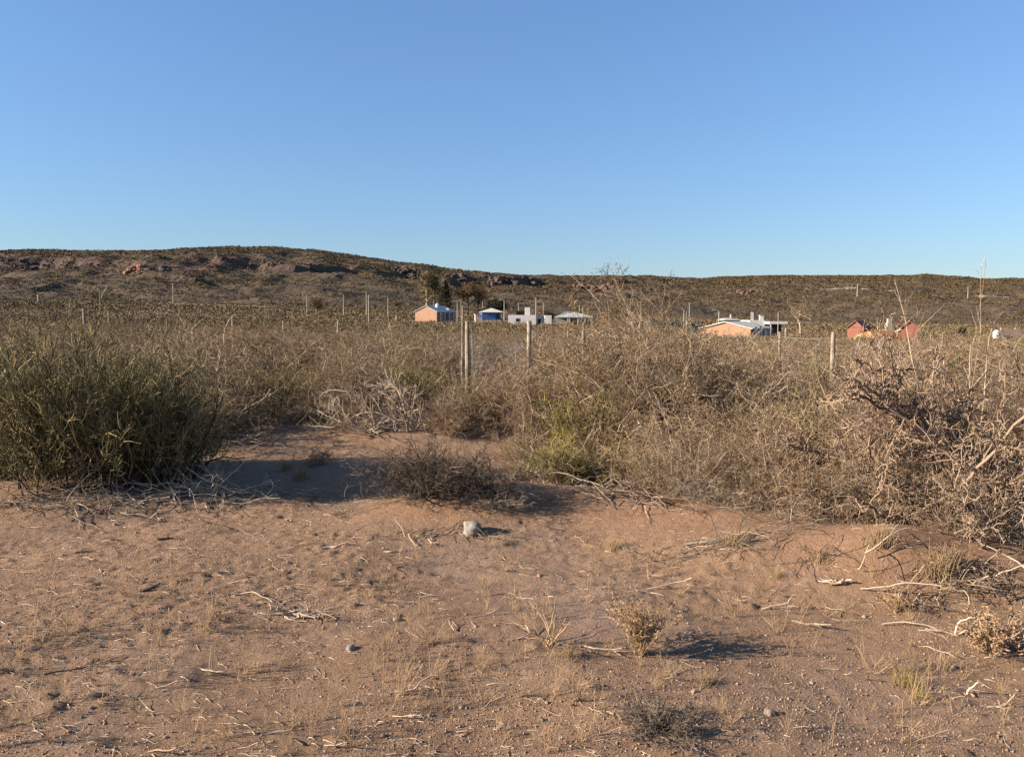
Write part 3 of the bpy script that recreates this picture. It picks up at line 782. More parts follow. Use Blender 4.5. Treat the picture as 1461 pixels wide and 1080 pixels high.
lamp_post(492, 418.5, 447, 205, 'pale lamp post second from the left on the plain')
lamp_post(555, 422.5, 453, 200, 'pale lamp post just left of the orange brick house')
lamp_post(653, 429.5, 463, 185, 'pale lamp post right of the left brick house')
lamp_post(719.5, 427, 457, 185, 'pale lamp post right of the blue shed')
lamp_post(775, 430, 452, 190, 'pale lamp post behind the white block building')
lamp_post(1024, 441.5, 462, 150, 'pale lamp post left of the dark green hut')
def pole(px, ytop, ybot, Y, label, r=.1, cross=False):
    x0 = wx(px, Y); zb = wz(ybot, Y) - 1.0; H = wz(ytop, Y) - zb
    bm = bmesh.new(); cyl(bm, 0, 0, 0, H, r, r * .75, 8)
    if cross: box(bm, -1.3, 1.3, -r * 2.3, -r * 1.05, H - .9, H - .65)
    o = bm_obj('utility_pole', bm, M['concrete']); o.location = (x0, Y, zb); tag(o, label, 'pole', 'poles on the plain')
pole(251, 404.5, 436, 290, 'lone tall wooden pole on the left plain by the pale track', .22)
pole(524.5, 416.5, 445, 215, 'straight pole behind the taller pole between lamp posts', .13)
pole(527.5, 421, 472, 90, 'straight thin pole rising nearest between the lamp posts', .075)
pole(620, 428, 445, 215, 'thin pole behind the roof tank', .09)
pole(658.5, 430, 455, 210, 'thin pole beside the bare brown tree', .09)
pole(689, 429, 452, 220, 'thin pole left of the blue shed', .1)
pole(740, 432, 450, 190, 'thin pole left of the chimney tower', .1)
pole(764.5, 425, 452, 182, 'tall pole right of the chimney tower', .13)
pole(826, 436, 455, 190, 'left one of two poles over the shelter', .11)
pole(830.5, 437, 455, 185, 'right one of two poles over the shelter', .11)
pole(974, 442, 466, 158, 'left one of two white poles before the green building', .11)
pole(978, 444, 466, 157, 'right one of two white poles before the green building', .11)
pole(982, 432, 460, 170, 'tallest pole behind the green building', .1)
pole(1069.5, 446, 470, 122, 'white pole left of the twin chimneys', .08)
pole(1108, 446, 470, 119, 'grey pole before the flat canopy', .07)
pole(1219, 405, 421, 640, 'far white utility pole with crossarm on the right hill', .45, True)
pole(1375.5, 410, 424, 640, 'far pole with crossarm above the hill track', .35, True)

def post_bm(bm, x, y, z0, z1, r, rr, lean=0.0):
    k = 8; rings = []
    for j in range(k):
        t = j / (k - 1); rj = r * (1 + rr.uniform(-.12, .12)) * (1 - .12 * t)
        rings.append([bm.verts.new((x + lean * t + rj * math.cos(2 * PI * i / 9) + rr.uniform(-.004, .004), y + rj * math.sin(2 * PI * i / 9), z0 + (z1 - z0) * t + (rr.uniform(-.015, .015) if j == k - 1 else 0))) for i in range(9)])
    for j in range(k - 1):
        for i in range(9): bm.faces.new([rings[j][i], rings[j][(i + 1) % 9], rings[j + 1][(i + 1) % 9], rings[j + 1][i]])
    bm.faces.new(rings[-1])
YF = 14.5
e = empty('wire_fence', (0, 0, 0)); tag(e, 'wire fence with weathered wooden posts and grey wire mesh in the brush', 'fence')
rr = random.Random(3)
posts = [(667, 459, .043, 14.3, .0), (753.5, 457.5, .046, 14.5, .02), (832, 461, .034, 15.5, .0), (897, 468, .03, 16.2, 0), (1111, 474, .036, 15.8, .0), (1187, 474, .042, 13.5, .0)]
for px, yt, r, Yp, ln in posts:
    xx = wx(px, Yp); zg = g1(xx, Yp)
    bm = bmesh.new(); post_bm(bm, xx, Yp, zg - .3, wz(yt, Yp), r, rr, ln); bm_obj('post', bm, M['postwood'], e)
def wire_between(pa, pb, za, zb, sag, name='wire'):
    (xa, ya), (xb, yb) = pa, pb; t = np.linspace(0, 1, 9)
    pts = np.stack([xa + (xb - xa) * t, ya + (yb - ya) * t, za + (zb - za) * t - sag * 4 * t * (1 - t)], 1)[None]
    s = Soup(); s.tubes(pts, .0028, .0028, 4, np.random.default_rng(2)); link(name, s.mesh(name, [M['wire']]), e)
for i in range(len(posts) - 1):
    a, b_ = posts[i], posts[i + 1]
    pa, pb = (wx(a[0], a[3]), a[3]), (wx(b_[0], b_[3]), b_[3])
    ga, gb = g1(*pa), g1(*pb)
    for hh in (.35, .8, 1.25): wire_between(pa, pb, ga + hh, gb + hh, .03)
# the grey mesh panel between the two tall posts
xa, xb = wx(673, 14.4), wx(750, 14.5); zg = g1((xa + xb) / 2, 14.4); s = Soup(); L = []
n_ = 34; H = 1.15
for i in range(-n_, n_ + 1):
    for sgn in (1, -1):
        x0 = xa + (xb - xa) * i / n_; x1 = x0 + H; z0, z1 = 0, H
        if x0 < xa: z0 = xa - x0; x0 = xa
        if x1 > xb: z1 = H - (x1 - xb); x1 = xb
        if x1 - x0 < .03: continue
        if sgn < 0: q = [(xa + xb - x0, 14.42, zg + z0), (xa + xb - x1, 14.42, zg + z1)]
        else: q = [(x0, 14.40, zg + z0), (x1, 14.40, zg + z1)]
        L.append(q)
s.tubes(np.array(L), .0011, .0011, 3, np.random.default_rng(5)); link('wire_mesh', s.mesh('wire_mesh', [M['wire']]), e)
def lone_post(px, yt, Yp, r, label, lean=0.0, hb=None):
    xx = wx(px, Yp); zg = float(land(np.array([xx]), np.array([Yp]))[0]); bm = bmesh.new(); post_bm(bm, 0, 0, -.3, wz(yt, Yp) - zg, r, rr, lean)
    o = bm_obj('fence_post', bm, M['postwood']); o.location = (xx, Yp, zg); tag(o, label, 'post', 'lone fence posts'); return o
lone_post(658.5, 437, 14.6, .019, 'slim tall pole leaning right beside the thick fence post', .03)
lone_post(674, 471, 14.9, .011, 'thin stake just right of the thick fence post')
lone_post(123.5, 441, 62, .11, 'pale short post on the left plain above the big green bush')
lone_post(158.5, 444, 55, .05, 'thin brown stake on the left plain above the big green bush')
lone_post(334, 452, 60, .08, 'small pale post on the plain right of the big green bush')
lone_post(60.5, 420, 300, .5, 'white marker post at the far left by the pale track')
lone_post(406, 458, 50, .06, 'small grey stake left of the lamp posts')
lone_post(482.5, 459, 36, .05, 'crooked pale stake amid brush below the lamp posts', .04)
lone_post(557, 462, 48, .07, 'pale stake left of the brick house in the brush')
lone_post(567, 450, 130, .2, 'white marker post left of the brick house')

# ================================================================== TREES far
def far_tree(name, px, ytop, ybot, Y, wpx, leafmat, woodmat, label, seed, nleaf=3500, shape='round', trunk=.2, ls=.35, bare=False):
    rg = np.random.default_rng(seed); s_ = Y / FPX; H = wz(ytop, Y) - wz(ybot, Y); W = wpx * s_
    e = empty(name, (wx(px, Y), Y, wz(ybot, Y) - .5)); tag(e, label, 'tree', 'trees by the village')
    A, F = Soup(), Soup(); H += .5
    n = 9
    if shape == 'tall':
        s0 = walk(np.array([[0, 0, 0.]]), np.array([[.02, 0, 1.]]), np.array([H * .9]), 10, .03, .1, rg); A.tubes(s0, trunk, trunk * .35, 8, rg)
    else:
        s0 = walk(np.array([[0, 0, 0.]]), np.array([[.0, 0, 1.]]), np.array([H * .6]), 6, .06, .1, rg); A.tubes(s0, trunk, trunk * .5, 8, rg)
    s1, _ = branch(s0, 16, .75, .5 if shape != 'tall' else .22, 7, .15, .08, rg, .3 if shape != 'tall' else .2); A.tubes(s1, trunk * .4, trunk * .1, 4, rg)
    s2, _ = branch(s1, 7, .7, .5, 5, .18, .05, rg, .2); A.tubes(s2, trunk * .13, trunk * .05, 3, rg)
    s3, _ = branch(s2, 4, .8, .5, 4, .2, .02, rg, .2); A.tubes(s3, trunk * .06, trunk * .03, 3, rg)
    k = max(1, int(nleaf / len(s3)) + 1)
    pos, dd = on_twigs(s3, k, rg); pos = pos + .25 * rg.normal(size=pos.shape)
    if shape == 'cone':
        zz = rg.random(nleaf) ** .8; rad = (1 - zz) * W * .5 * np.sqrt(rg.random(nleaf)) * (1 + .35 * np.sin(zz * 40)); th = rg.uniform(0, 2 * PI, nleaf)
        pos = np.stack([rad * np.cos(th), rad * np.sin(th), .8 + zz * (H - .8)], 1); dd = rg.normal(size=pos.shape) + [0, 0, -.3]
        A = Soup(); A.tubes(s0, trunk, trunk * .4, 8, rg)
    else:
        sx = W / (np.ptp(np.percentile(pos[:, 0], [2, 98])) + 1e-6)
        for so in (A,):
            for v in so.v[1:]: v[:, :2] *= sx
        pos[:, :2] *= sx
        sz = (H - 1) / (np.percentile(pos[:, 2], 99.5)); pos[:, 2] *= sz
        for v in A.v[1:]: v[:, 2] *= sz
    F.leaves(pos, dd, ls * rg.uniform(.6, 1.4, len(pos)), ls * .45, rg)
    link('trunk', A.mesh('trunk', [woodmat], True), e); link('crown', F.mesh('crown', [leafmat]), e)
M['gum_leaf'] = plant_mat('gum_leaves', (.11, .10, .05), (.17, .15, .075), .4)
M['gum_bark'] = plant_mat('pale_bark', (.62, .52, .38), (.55, .46, .33), .15)
M['dark_leaf'] = plant_mat('dark_evergreen', (.028, .034, .022), (.05, .055, .033), .5)
M['brown_leaf'] = plant_mat('dry_brown_leaves', (.17, .11, .065), (.23, .155, .085), .45, (.17, .14, .06))
M['bark'] = plant_mat('dark_bark', (.09, .07, .055), (.12, .09, .07), .3)
far_tree('gum_tree', 610, 382, 442, 222, 26, M['gum_leaf'], M['gum_bark'], 'tall slender tree with pale trunk behind the left brick house', 1, 1800, 'tall', .28, .4)
far_tree('gum_tree', 621, 386, 442, 226, 34, M['gum_leaf'], M['bark'], 'leafy olive tree between pale trunk and dark conifer', 2, 4600, 'tall', .25, .4)
far_tree('conifer', 637, 401, 443, 220, 30, M['dark_leaf'], M['bark'], 'dark conifer behind the left brick house roof', 3, 2600, 'cone', .25, .5)
far_tree('brown_tree', 668, 398, 447, 224, 46, M['brown_leaf'], M['bark'], 'wide bare brown tree between conifer and blue shed', 4, 4600, 'round', .25, .32)
far_tree('brown_tree', 682, 402, 447, 230, 26, M['brown_leaf'], M['bark'], 'small brown tree behind the pink shed', 5, 1400, 'round', .2, .32)
far_tree('dark_tree', 707, 423, 452, 216, 30, M['dark_leaf'], M['bark'], 'dark rounded evergreen directly behind the blue shed', 6, 4200, 'round', .3, .5)
far_tree('dark_tree', 697, 430, 452, 218, 14, M['dark_leaf'], M['bark'], 'small dark evergreen left of the rounded one', 16, 900, 'cone', .2, .4)
far_tree('dark_tree', 783, 438, 460, 186, 18, M['dark_leaf'], M['bark'], 'dark bush tree right of the white block building', 7, 1300, 'round', .2, .4)
far_tree('dark_tree', 745, 437, 458, 190, 16, M['dark_leaf'], M['bark'], 'dark tree behind the white chimney tower', 8, 1000, 'round', .2, .4)
far_tree('olive_tree', 820, 433, 458, 192, 26, M['gum_leaf'], M['bark'], 'olive tree behind the open shelter', 9, 1800, 'round', .2, .35)
far_tree('olive_tree', 795, 440, 458, 196, 16, M['gum_leaf'], M['bark'], 'small olive tree left of the shelter roof', 10, 900, 'round', .2, .35)
far_tree('olive_tree', 455, 420, 446, 260, 20, M['gum_leaf'], M['bark'], 'dark olive tree right of the leftmost lamp post', 11, 1200, 'round', .2, .4)
far_tree('olive_tree', 567, 424, 447, 260, 16, M['gum_leaf'], M['bark'], 'olive tree left of the brick house on the plain', 12, 1000, 'round', .2, .4)
far_tree('dark_tree', 1370, 460, 476, 140, 9, M['dark_leaf'], M['bark'], 'dark round bush tree far right on the plain', 13, 700, 'round', .15, .3)
far_tree('olive_tree', 885, 428, 462, 190, 34, M['brown_leaf'], M['bark'], 'brown tree left of the long green building', 14, 1800, 'round', .2, .35)
far_tree('brown_tree', 1140, 420, 470, 100, 30, M['brown_leaf'], M['tanwood'], 'thin brown tree right of the flat canopy', 15, 500, 'round', .08, .14)

# ================================================================== SHRUBS
rng = np.random.default_rng(5)
P_tan = Proto('tan_shrub', lambda r: g_brush(r, 1.25, 1.2, 40, 8, 7, 13, .013), (M['tanwood'], M['tan']), 5, 1)
P_olive = Proto('olive_shrub', lambda r: g_brush(r, 1.2, 1.2, 42, 8, 7, 14, .013), (M['tanwood'], M['olive']), 2, 2)
P_grey = Proto('bare_grey_shrub', lambda r: g_brush(r, 1.2, 1.1, 34, 8, 7, 0, .0, 1.1), (M['grey'], M['grey']), 2, 3)
P_broom = Proto('green_broom_shrub', lambda r: g_broom(r, 1.1, 1.15, 80, 9, 7), (M['tanwood'], M['yellow']), 2, 4)
P_dbroom = Proto('dark_broom_shrub', lambda r: g_broom(r, 1.2, 1.2, 80, 8, 5), (M['dark'], M['broom']), 2, 5)
F_tan = Proto('tan_shrub', lambda r: g_brush(r, 1.4, 1.25, 26, 6, 5, 12, .024, 1.3), (M['tanwood'], M['tan']), 3, 6, single=True)
F_olive = Proto('olive_shrub', lambda r: g_brush(r, 1.3, 1.2, 26, 6, 5, 12, .024, 1.3), (M['tanwood'], M['olive']), 2, 7, single=True)
F_grey = Proto('bare_grey_shrub', lambda r: g_brush(r, 1.3, 1.1, 24, 7, 6, 2, .02, 1.5), (M['grey'], M['tan']), 2, 8, single=True)
LAB = {'tan_shrub': ('tan shrub of fine dry twigs standing back behind the front row of brush', 'tan shrubs of the brush belt'),
       'olive_shrub': ('olive tinged leafy shrub among the tan brush', 'olive shrubs of the brush belt'),
       'bare_grey_shrub': ('leafless grey shrub among the tan brush', 'bare grey shrubs of the brush belt'),
       'green_broom_shrub': ('yellow green broom shrub among the tan brush', 'green broom shrubs'),
       'dark_broom_shrub': ('dark green broom shrub among the tan brush', 'dark broom shrubs')}
EDGE = np.array([(-300, 8.0), (285, 8.2), (310, 11.3), (540, 11.0), (740, 10.4), (775, 7.9), (950, 6.7), (1060, 6.3), (1200, 5.9), (1560, 5.7)])
TOPS = np.array([(-100, 452), (0, 452), (330, 462), (480, 470), (560, 464), (640, 470), (700, 474), (760, 472), (830, 458), (900, 446), (985, 458), (1020, 478), (1110, 478), (1200, 484), (1300, 478), (1600, 476)], float)
cand = []; tries = 0; lr = random.Random(21)
hero_clear = [(wx(p_, y_), y_, .8) for p_, y_ in [(795, 7.4), (850, 7.6), (895, 7.4), (1050, 8.7), (1050, 9.3), (390, 12.3), (430, 13.7), (600, 13.8), (600, 12.4), (690, 11.8), (1050, 11.0), (1050, 9.8), (540, 9.8), (1225, 10.0)]] + [(wx(165, 7.7), 7.9, 1.15), (wx(1385, 5.6), 5.6, .8)]
while tries < 60000 and len(cand) < 330:
    tries += 1
    Yc = math.sqrt(lr.uniform(6.2 ** 2, 47 ** 2)) if lr.random() < .62 else lr.uniform(6.2, 24)
    px = lr.uniform(-70, 1530); xc = wx(px, Yc)
    r_ = lr.uniform(.6, 1.05) + .004 * Yc
    if Yc < np.interp(px, EDGE[:, 0], EDGE[:, 1]) + .25 * r_: continue
    if any((xc - a) ** 2 + (Yc - b_) ** 2 < ((r_ + c_) * .68 * (1 if Yc < 14 else 1.15)) ** 2 for a, b_, c_ in cand): continue
    if any((xc - a) ** 2 + (Yc - b_) ** 2 < (.55 * r_ + c_) ** 2 for a, b_, c_ in hero_clear): continue
    cand.append((xc, Yc, r_))
print('brush count', len(cand))
for i, (xc, Yc, r_) in enumerate(cand):
    t = lr.random(); zc = g1(xc, Yc) - .02; near = Yc < 17
    pz = fbm(np.array([xc * .35]), np.array([Yc * .35]), 2, 55)[0]
    if near:
        P = P_tan if t < .54 + pz * .9 else P_olive if t < .76 else P_grey if t < .82 else P_broom if t < .91 else P_dbroom
    else:
        P = F_tan if t < .56 + pz * .9 else F_olive if t < .82 else F_grey
    hh = lr.uniform(.78, 1.12)
    pxs = CX + xc / Yc * FPX * ca; kk = i + lr.randrange(4)
    line = float(np.interp(pxs, TOPS[:, 0], TOPS[:, 1])) + lr.uniform(-4, 16)
    if 655 < pxs < 768 and Yc < 14.8: line = 496
    hz_ = max(.42, min(hh, (wz(line, Yc) - zc) / P.h[kk % len(P.h)]))   # the brush tops stay about at eye level
    lab = LAB[P.name]
    P.place(kk, (xc, Yc, zc), lr.uniform(0, 6.28), (r_ / .62 * .75, r_ / .62 * .75, hz_), lab[0], 'shrub', lab[1])

def hero(name, soups, mats, loc, label, rz=0, parts=('branches', 'foliage'), cat='shrub', fit=None):
    A, F = soups; e = empty(name, loc, rz)
    if fit:
        allv = np.concatenate(A.v + F.v); lo, hi = np.percentile(allv[:, 0], [.7, 99.3]); top = np.percentile(allv[:, 2], 99.5)
        e.scale = (fit[0] / (hi - lo), fit[0] / (hi - lo), fit[1] / top)
    link(parts[0], A.mesh(name + '_' + parts[0], [mats[0]], True), e)
    if F.v: link(parts[1], F.mesh(name + '_' + parts[1], [mats[1]]), e)
    tag(e, label, cat); return e
def ground_pt(px, Y, dz=-.02):
    xx = wx(px, Y); return (xx, Y, g1(xx, Y) + dz)
r9 = np.random.default_rng
# big green broom at left
hero('green_broom_shrub', g_broom(r9(101), 2.1, 1.30, 270, 9, 9, .82, 13), (M['dark'], M['broom']), ground_pt(180, 7.35), 'large dark green broom shrub with upright twigs at left', fit=(2.15, 1.42))
hero('green_broom_shrub', g_broom(r9(102), 1.5, 1.28, 170, 9, 8, .82, 9), (M['dark'], M['broom']), ground_pt(5, 7.6), 'green broom shrub cut by the left frame edge', fit=(1.6, 1.42))
P_broom.place(0, ground_pt(390, 12.5), 1., (1.0, 1.0, .98), 'yellow green broom shrub right of the large dark broom', 'shrub')
P_broom.place(1, ground_pt(430, 14.0), 2., (1.1, 1.1, 1.), 'yellow green shrub left of the bleached dead bush', 'shrub')
P_broom.place(0, ground_pt(585, 13.2), 3., (1.1, 1.1, .92), 'yellow green shrub behind the bleached dead bush', 'shrub')
P_broom.place(1, ground_pt(690, 12.2), 4., .85, 'low green shrub before the thick fence post', 'shrub')
P_broom.place(0, ground_pt(795, 7.2), 5., (.72, .72, .52), 'low yellow green broom above the heap of dead sticks', 'shrub')
P_broom.place(1, ground_pt(890, 7.3), 6., (.72, .72, .54), 'second low yellow green broom above the dead sticks', 'shrub')
P_dbroom.place(0, ground_pt(1050, 9.7), .5, (1.0, 1.0, 1.0), 'dark green broom shrub in the middle right brush', 'shrub')
P_dbroom.place(1, ground_pt(1225, 10.5), .7, (.9, .9, .88), 'dark broom behind the red brown thornbush', 'shrub')
P_dbroom.place(1, ground_pt(1180, 8.2), .2, (.7, .7, .6), 'shaded dark broom left of the red brown thornbush', 'shrub')
# dark tangled thornbush in the middle of the sand
hero('dark_thornbush', g_thorn(r9(110), 1.15, .50, 48, 10, 7, 4, .009, .3, .35, .25, 1.4, up=.04), (M['dark'], M['dark']), ground_pt(605, 6.25), 'dark tangled thornbush on the sand in the centre', .4, fit=(1.12, .52))
hero('grey_thornbush', g_thorn(r9(111), .8, .38, 24, 9, 7, 3, .008, .3, .3, .6, 1.45), (M['dark'], M['grey']), ground_pt(690, 6.2), 'grey tangled thornbush touching the dark one', 1.4, fit=(.85, .42))
hero('grey_thornbush', g_thorn(r9(112), .6, .24, 20, 8, 6, 3, .006, .28, .3, .6, 1.45), (M['grey'], M['tanwood']), ground_pt(712, 6.0), 'small grey thornbush behind the white stone', 2.4, fit=(.55, .22))
hero('grey_thornbush', g_thorn(r9(113), .45, .2, 14, 7, 6, 3, .005, .3, .3, .6, 1.45), (M['grey'], M['grey']), ground_pt(492, 6.1), 'small grey thornbush left of the dark tangled one', 2.4, fit=(.3, .15))
# bleached dead bush
A, F = Soup(), Soup()
rg = r9(120)
dirs = np.array([[-1, -.1, .32], [-.9, -.3, .12], [-.8, .1, .65], [-1, .2, .05], [-.6, -.5, .35], [-.3, .1, .9], [.1, -.2, .9], [.25, .1, .8], [-.1, -.4, .7], [.4, -.3, .6], [-.5, -.2, .8], [.6, 0, .35]])
s0 = walk(.05 * rg.normal(size=(12, 3)) * [1, 1, 0], dirs, np.array([1.25, 1.3, 1.1, 1.2, .9, .8, .75, .7, .6, .6, .8, .7]), 10, .17, -.02, rg)
A.tubes(s0, .011, .0045, 6, rg)
s1, _ = branch(s0, 9, .75, .45, 7, .2, .0, rg, .2); A.tubes(s1, .0056, .0026, 4, rg)
s2, _ = branch(s1, 5, .8, .45, 5, .2, 0, rg, .2); A.tubes(s2, .0032, .0016, 3, rg)
hero('dead_bush', (A, F), (M['bleach'], M['bleach']), ground_pt(585, 10.2), 'bleached dead bush with arching bare branches reaching left', fit=(1.9, .85))
# red-brown thornbush at right
A, F = Soup(), Soup(); rg = r9(130)
dirs = np.array([[-1, -.2, .45], [-.8, -.3, .8], [-.4, .1, 1.], [.3, -.2, 1.], [.8, .1, .7], [-1, .3, .25], [-.6, -.6, .35], [.5, -.6, .4], [1, -.3, .3], [-.9, -.45, .12], [.1, -.5, .8], [-.2, .5, .9], [.55, .3, .9]])
s0 = walk(.10 * rg.normal(size=(13, 3)) * [1, 1, 0], dirs, rg.uniform(.95, 1.4, 13), 12, .2, .03, rg, zig=.16)
A.tubes(s0, rg.uniform(.008, .013, 13), .008, 8, rg)
s1, _ = branch(s0, 13, .85, .40, 9, .28, .04, rg, .15, zig=.3); A.tubes(s1, .0072, .0034, 5, rg)
s2, _ = branch(s1, 8, .95, .40, 7, .32, .03, rg, .1, zig=.35); A.tubes(s2, .0048, .0024, 4, rg)
s3, _ = branch(s2, 5, 1.0, .42, 5, .32, .02, rg, .15, zig=.3); F.tubes(s3, .0028, .0014, 3, rg)
hero('red_brown_thornbush', (A, F), (M['thornbark'], M['thorn']), ground_pt(1385, 5.35), 'large red brown thornbush with gnarled crossing trunks at right', 0, ('trunks', 'twigs'), fit=(1.9, 1.30))
hero('red_brown_thornbush', g_thorn(r9(131), 1.5, 1.15, 22, 10, 8, 4, .013, .3, .33, .1, 1.2), (M['thorn'], M['thorn']), ground_pt(1265, 6.2), 'red brown thornbush left of the gnarled one', .4, ('trunks', 'twigs'), fit=(1.5, 1.22))
hero('red_brown_thornbush', g_thorn(r9(132), 1.4, 1.2, 22, 10, 8, 4, .013, .3, .33, .1, 1.2), (M['thorn'], M['thorn']), ground_pt(1480, 6.3), 'red brown thornbush cut by the right frame edge', 1.4, ('trunks', 'twigs'), fit=(1.6, 1.32))
hero('grey_thornbush', g_thorn(r9(133), .9, .45, 24, 9, 6, 3, .007, .3, .3, .5, 1.45), (M['grey'], M['tanwood']), ground_pt(1440, 4.85), 'low tangle of pale twigs under the gnarled thornbush', 1.1, fit=(.8, .42))
hero('grey_thornbush', g_thorn(r9(136), .9, .4, 18, 8, 6, 3, .008, .3, .3, .5, 1.45), (M['thorn'], M['thorn']), ground_pt(1375, 4.8), 'low red brown twig tangle in front of the gnarled trunks', 2.1, fit=(.65, .34))
hero('grey_thornbush', g_thorn(r9(137), .9, .5, 20, 8, 6, 3, .008, .3, .3, .4, 1.4), (M['grey'], M['tanwood']), ground_pt(1255, 5.35), 'grey brown twig tangle on top of the sand mound', 2.1, fit=(.8, .42))
hero('grey_thornbush', g_thorn(r9(134), .8, .4, 22, 9, 6, 3, .006, .3, .3, .5, 1.45), (M['tanwood'], M['tanwood']), ground_pt(1165, 5.45), 'low brown twig tangle behind the sand mound', 2.1, fit=(.8, .32))
hero('grey_thornbush', g_thorn(r9(135), .8, .45, 22, 9, 6, 3, .006, .3, .3, .5, 1.45), (M['grey'], M['grey']), ground_pt(1030, 5.75), 'low grey twig tangle on the sand right of centre', 3.1, fit=(.85, .3))
# upright thorny stems
hero('tall_bare_stems', g_bare_tall(r9(140), [[-.35, 0, 1], [-.12, .1, 1], [.02, 0, 1], [.18, 0, 1], [.3, .1, .9], [-.5, .1, .9], [-.62, 0, .8]], [1.86, 1.93, 1.88, 1.45, 1.3, 1.5, 1.4], 7, 3, .0055, wob=.06, up=.03, ang=.5, lr=.13, t0=.2), (M['tanwood'], M['tanwood']), ground_pt(1368, 6.5), 'tall bare thorny stems poking above the hill line at right')
# tall leaning bush in the centre
hero('tall_tan_bush', g_bare_tall(r9(150), [[-.42, 0, 1], [-.32, .15, 1], [-.18, -.1, 1], [-.6, .1, .9], [.02, 0, 1], [.18, 0, 1], [-.85, -.1, .8], [.4, .1, .9], [-1, 0, .55]], [2.85, 2.45, 1.7, 2.0, 1.65, 1.6, 1.9, 1.5, 1.9], 16, 9, .007, 18, .012, .15, .03, .75, .32, .2), (M['tanwood'], M['tan']), ground_pt(985, 8.9), 'tallest tan bush leaning left with airy top against the sky')
P_tan.place(0, ground_pt(905, 9.4), 1.1, (1.15, 1.15, 1.22), 'tall tan shrub filling in below the tallest leaning bush', 'shrub')
P_tan.place(2, ground_pt(955, 10.2), 2.1, (1.1, 1.1, 1.2), 'tall tan shrub directly behind the tallest leaning bush', 'shrub')
hero('tall_tan_bush', g_bare_tall(r9(151), [[-.3, 0, 1], [.1, .15, 1], [.3, -.1, 1], [-.6, .1, .9], [.6, 0, 1], [-.1, 0, 1]], [1.6, 1.65, 1.55, 1.6, 1.55, 1.7], 16, 9, .008, 16, .015, .12, .03, .75, .34, .2), (M['tanwood'], M['tan']), ground_pt(860, 9.6), 'airy tan bush just left of the tallest one')
hero('bare_arching_shrub', g_bare_tall(r9(152), [[.6, 0, .8], [-.6, 0, .9], [.2, .1, 1], [-.2, 0, 1]], [1.75, 1.75, 1.65, 1.65], 8, 5, .012, wob=.16, up=-.03), (M['dark'], M['dark']), ground_pt(10, 11.0), 'dark arching bare branches above the left broom')
hero('tall_bare_stems', g_bare_tall(r9(153), [[-.1, 0, 1], [.15, .1, 1], [.3, 0, 1], [-.3, 0, 1]], [1.7, 1.65, 1.55, 1.5], 7, 5, .008, wob=.08), (M['grey'], M['grey']), ground_pt(1180, 9.0), 'thin bare stems left of the red brown thornbushes')
hero('tall_bare_stems', g_bare_tall(r9(154), [[-.1, 0, 1], [.15, .1, 1], [.35, 0, 1]], [1.7, 1.75, 1.5], 8, 5, .008, wob=.08), (M['tanwood'], M['tanwood']), ground_pt(1290, 9.5), 'thin bare stems behind the red gables line of sight')
# front skirts of the brush on the right
k = 0
for px, Y_, s_ in [(960, 7.0, .62), (1080, 6.7, .7), (1000, 7.6, .8), (1140, 7.4, .85), (900, 8.8, .8), (760, 9.8, .62), (700, 10.6, .6), (1090, 8.2, .9), (650, 10.8, .62), (340, 11.6, .8), (470, 11.8, .72), (520, 12.6, .8), (250, 9.6, .8), (940, 6.5, .36), (1010, 6.05, .42), (1090, 5.85, .45), (1140, 5.65, .4), (1310, 5.3, .42), (1210, 5.5, .45), (1440, 5.3, .5), (970, 6.2, .4), (1060, 6.3, .55), (1150, 6.2, .6), (1220, 6.6, .7), (745, 8.6, .36), (505, 10.5, .5), (640, 10.0, .5), (340, 10.6, .5), (450, 7.9, .2), (735, 7.4, .22)]:
    P_tan.place(k, ground_pt(px, Y_), k * 1.3, (s_, s_, s_ * .82), 'low tan shrub in the front row of the brush by the sand', 'shrub', 'front row tan shrubs'); k += 1

# ================================================================== DEAD STICKS
def stick_mesh(name, L, r, rg, mat, side=2, K=9, wob=.12, sides=6):
    s = Soup()
    d = unit(np.array([[1, 0, .02]]))
    p = walk(np.zeros((1, 3)), d, np.array([L]), K, wob, 0, rg, zmin=-1)[:, :, :]
    p[:, :, 2] = np.abs(p[:, :, 2]) * .5 + r * .7; p[:, :, 0] -= L / 2
    w = np.linspace(0, 1, K)
    s.tubes(p, r, r * .55, sides, rg, rnd=np.array([rg.random()]))
    if side:
        q, _ = branch(p, side, .7, .35, 5, .2, .0, rg, .2, .9); q[:, :, 2] = np.abs(q[:, :, 2]) * .6 + r * .3
        s.tubes(q, r * .55, r * .2, 4, rg)
    return s.mesh(name, [mat], True)
rg = r9(200)
sticks = [stick_mesh('dead_twig', R(.09, .2), R(.0018, .0036), rg, M['driftwood'], [0, 1, 1, 2][i % 4], wob=R(.12, .32)) for i in range(14)]
sd = [stick_mesh('dark_twig', R(.10, .2), R(.003, .006), rg, M['darkwood'], 1) for i in range(4)]
lr = random.Random(77); first = {}
def sand_point():
    while True:
        px = lr.uniform(-30, 1490); py = 728 + 352 * lr.random() ** 1.25
        lo = np.interp(px, [0, 330, 520, 760, 1000, 1200, 1340, 1461], [730, 730, 752, 758, 785, 815, 845, 860])
        if py > lo: return px, py
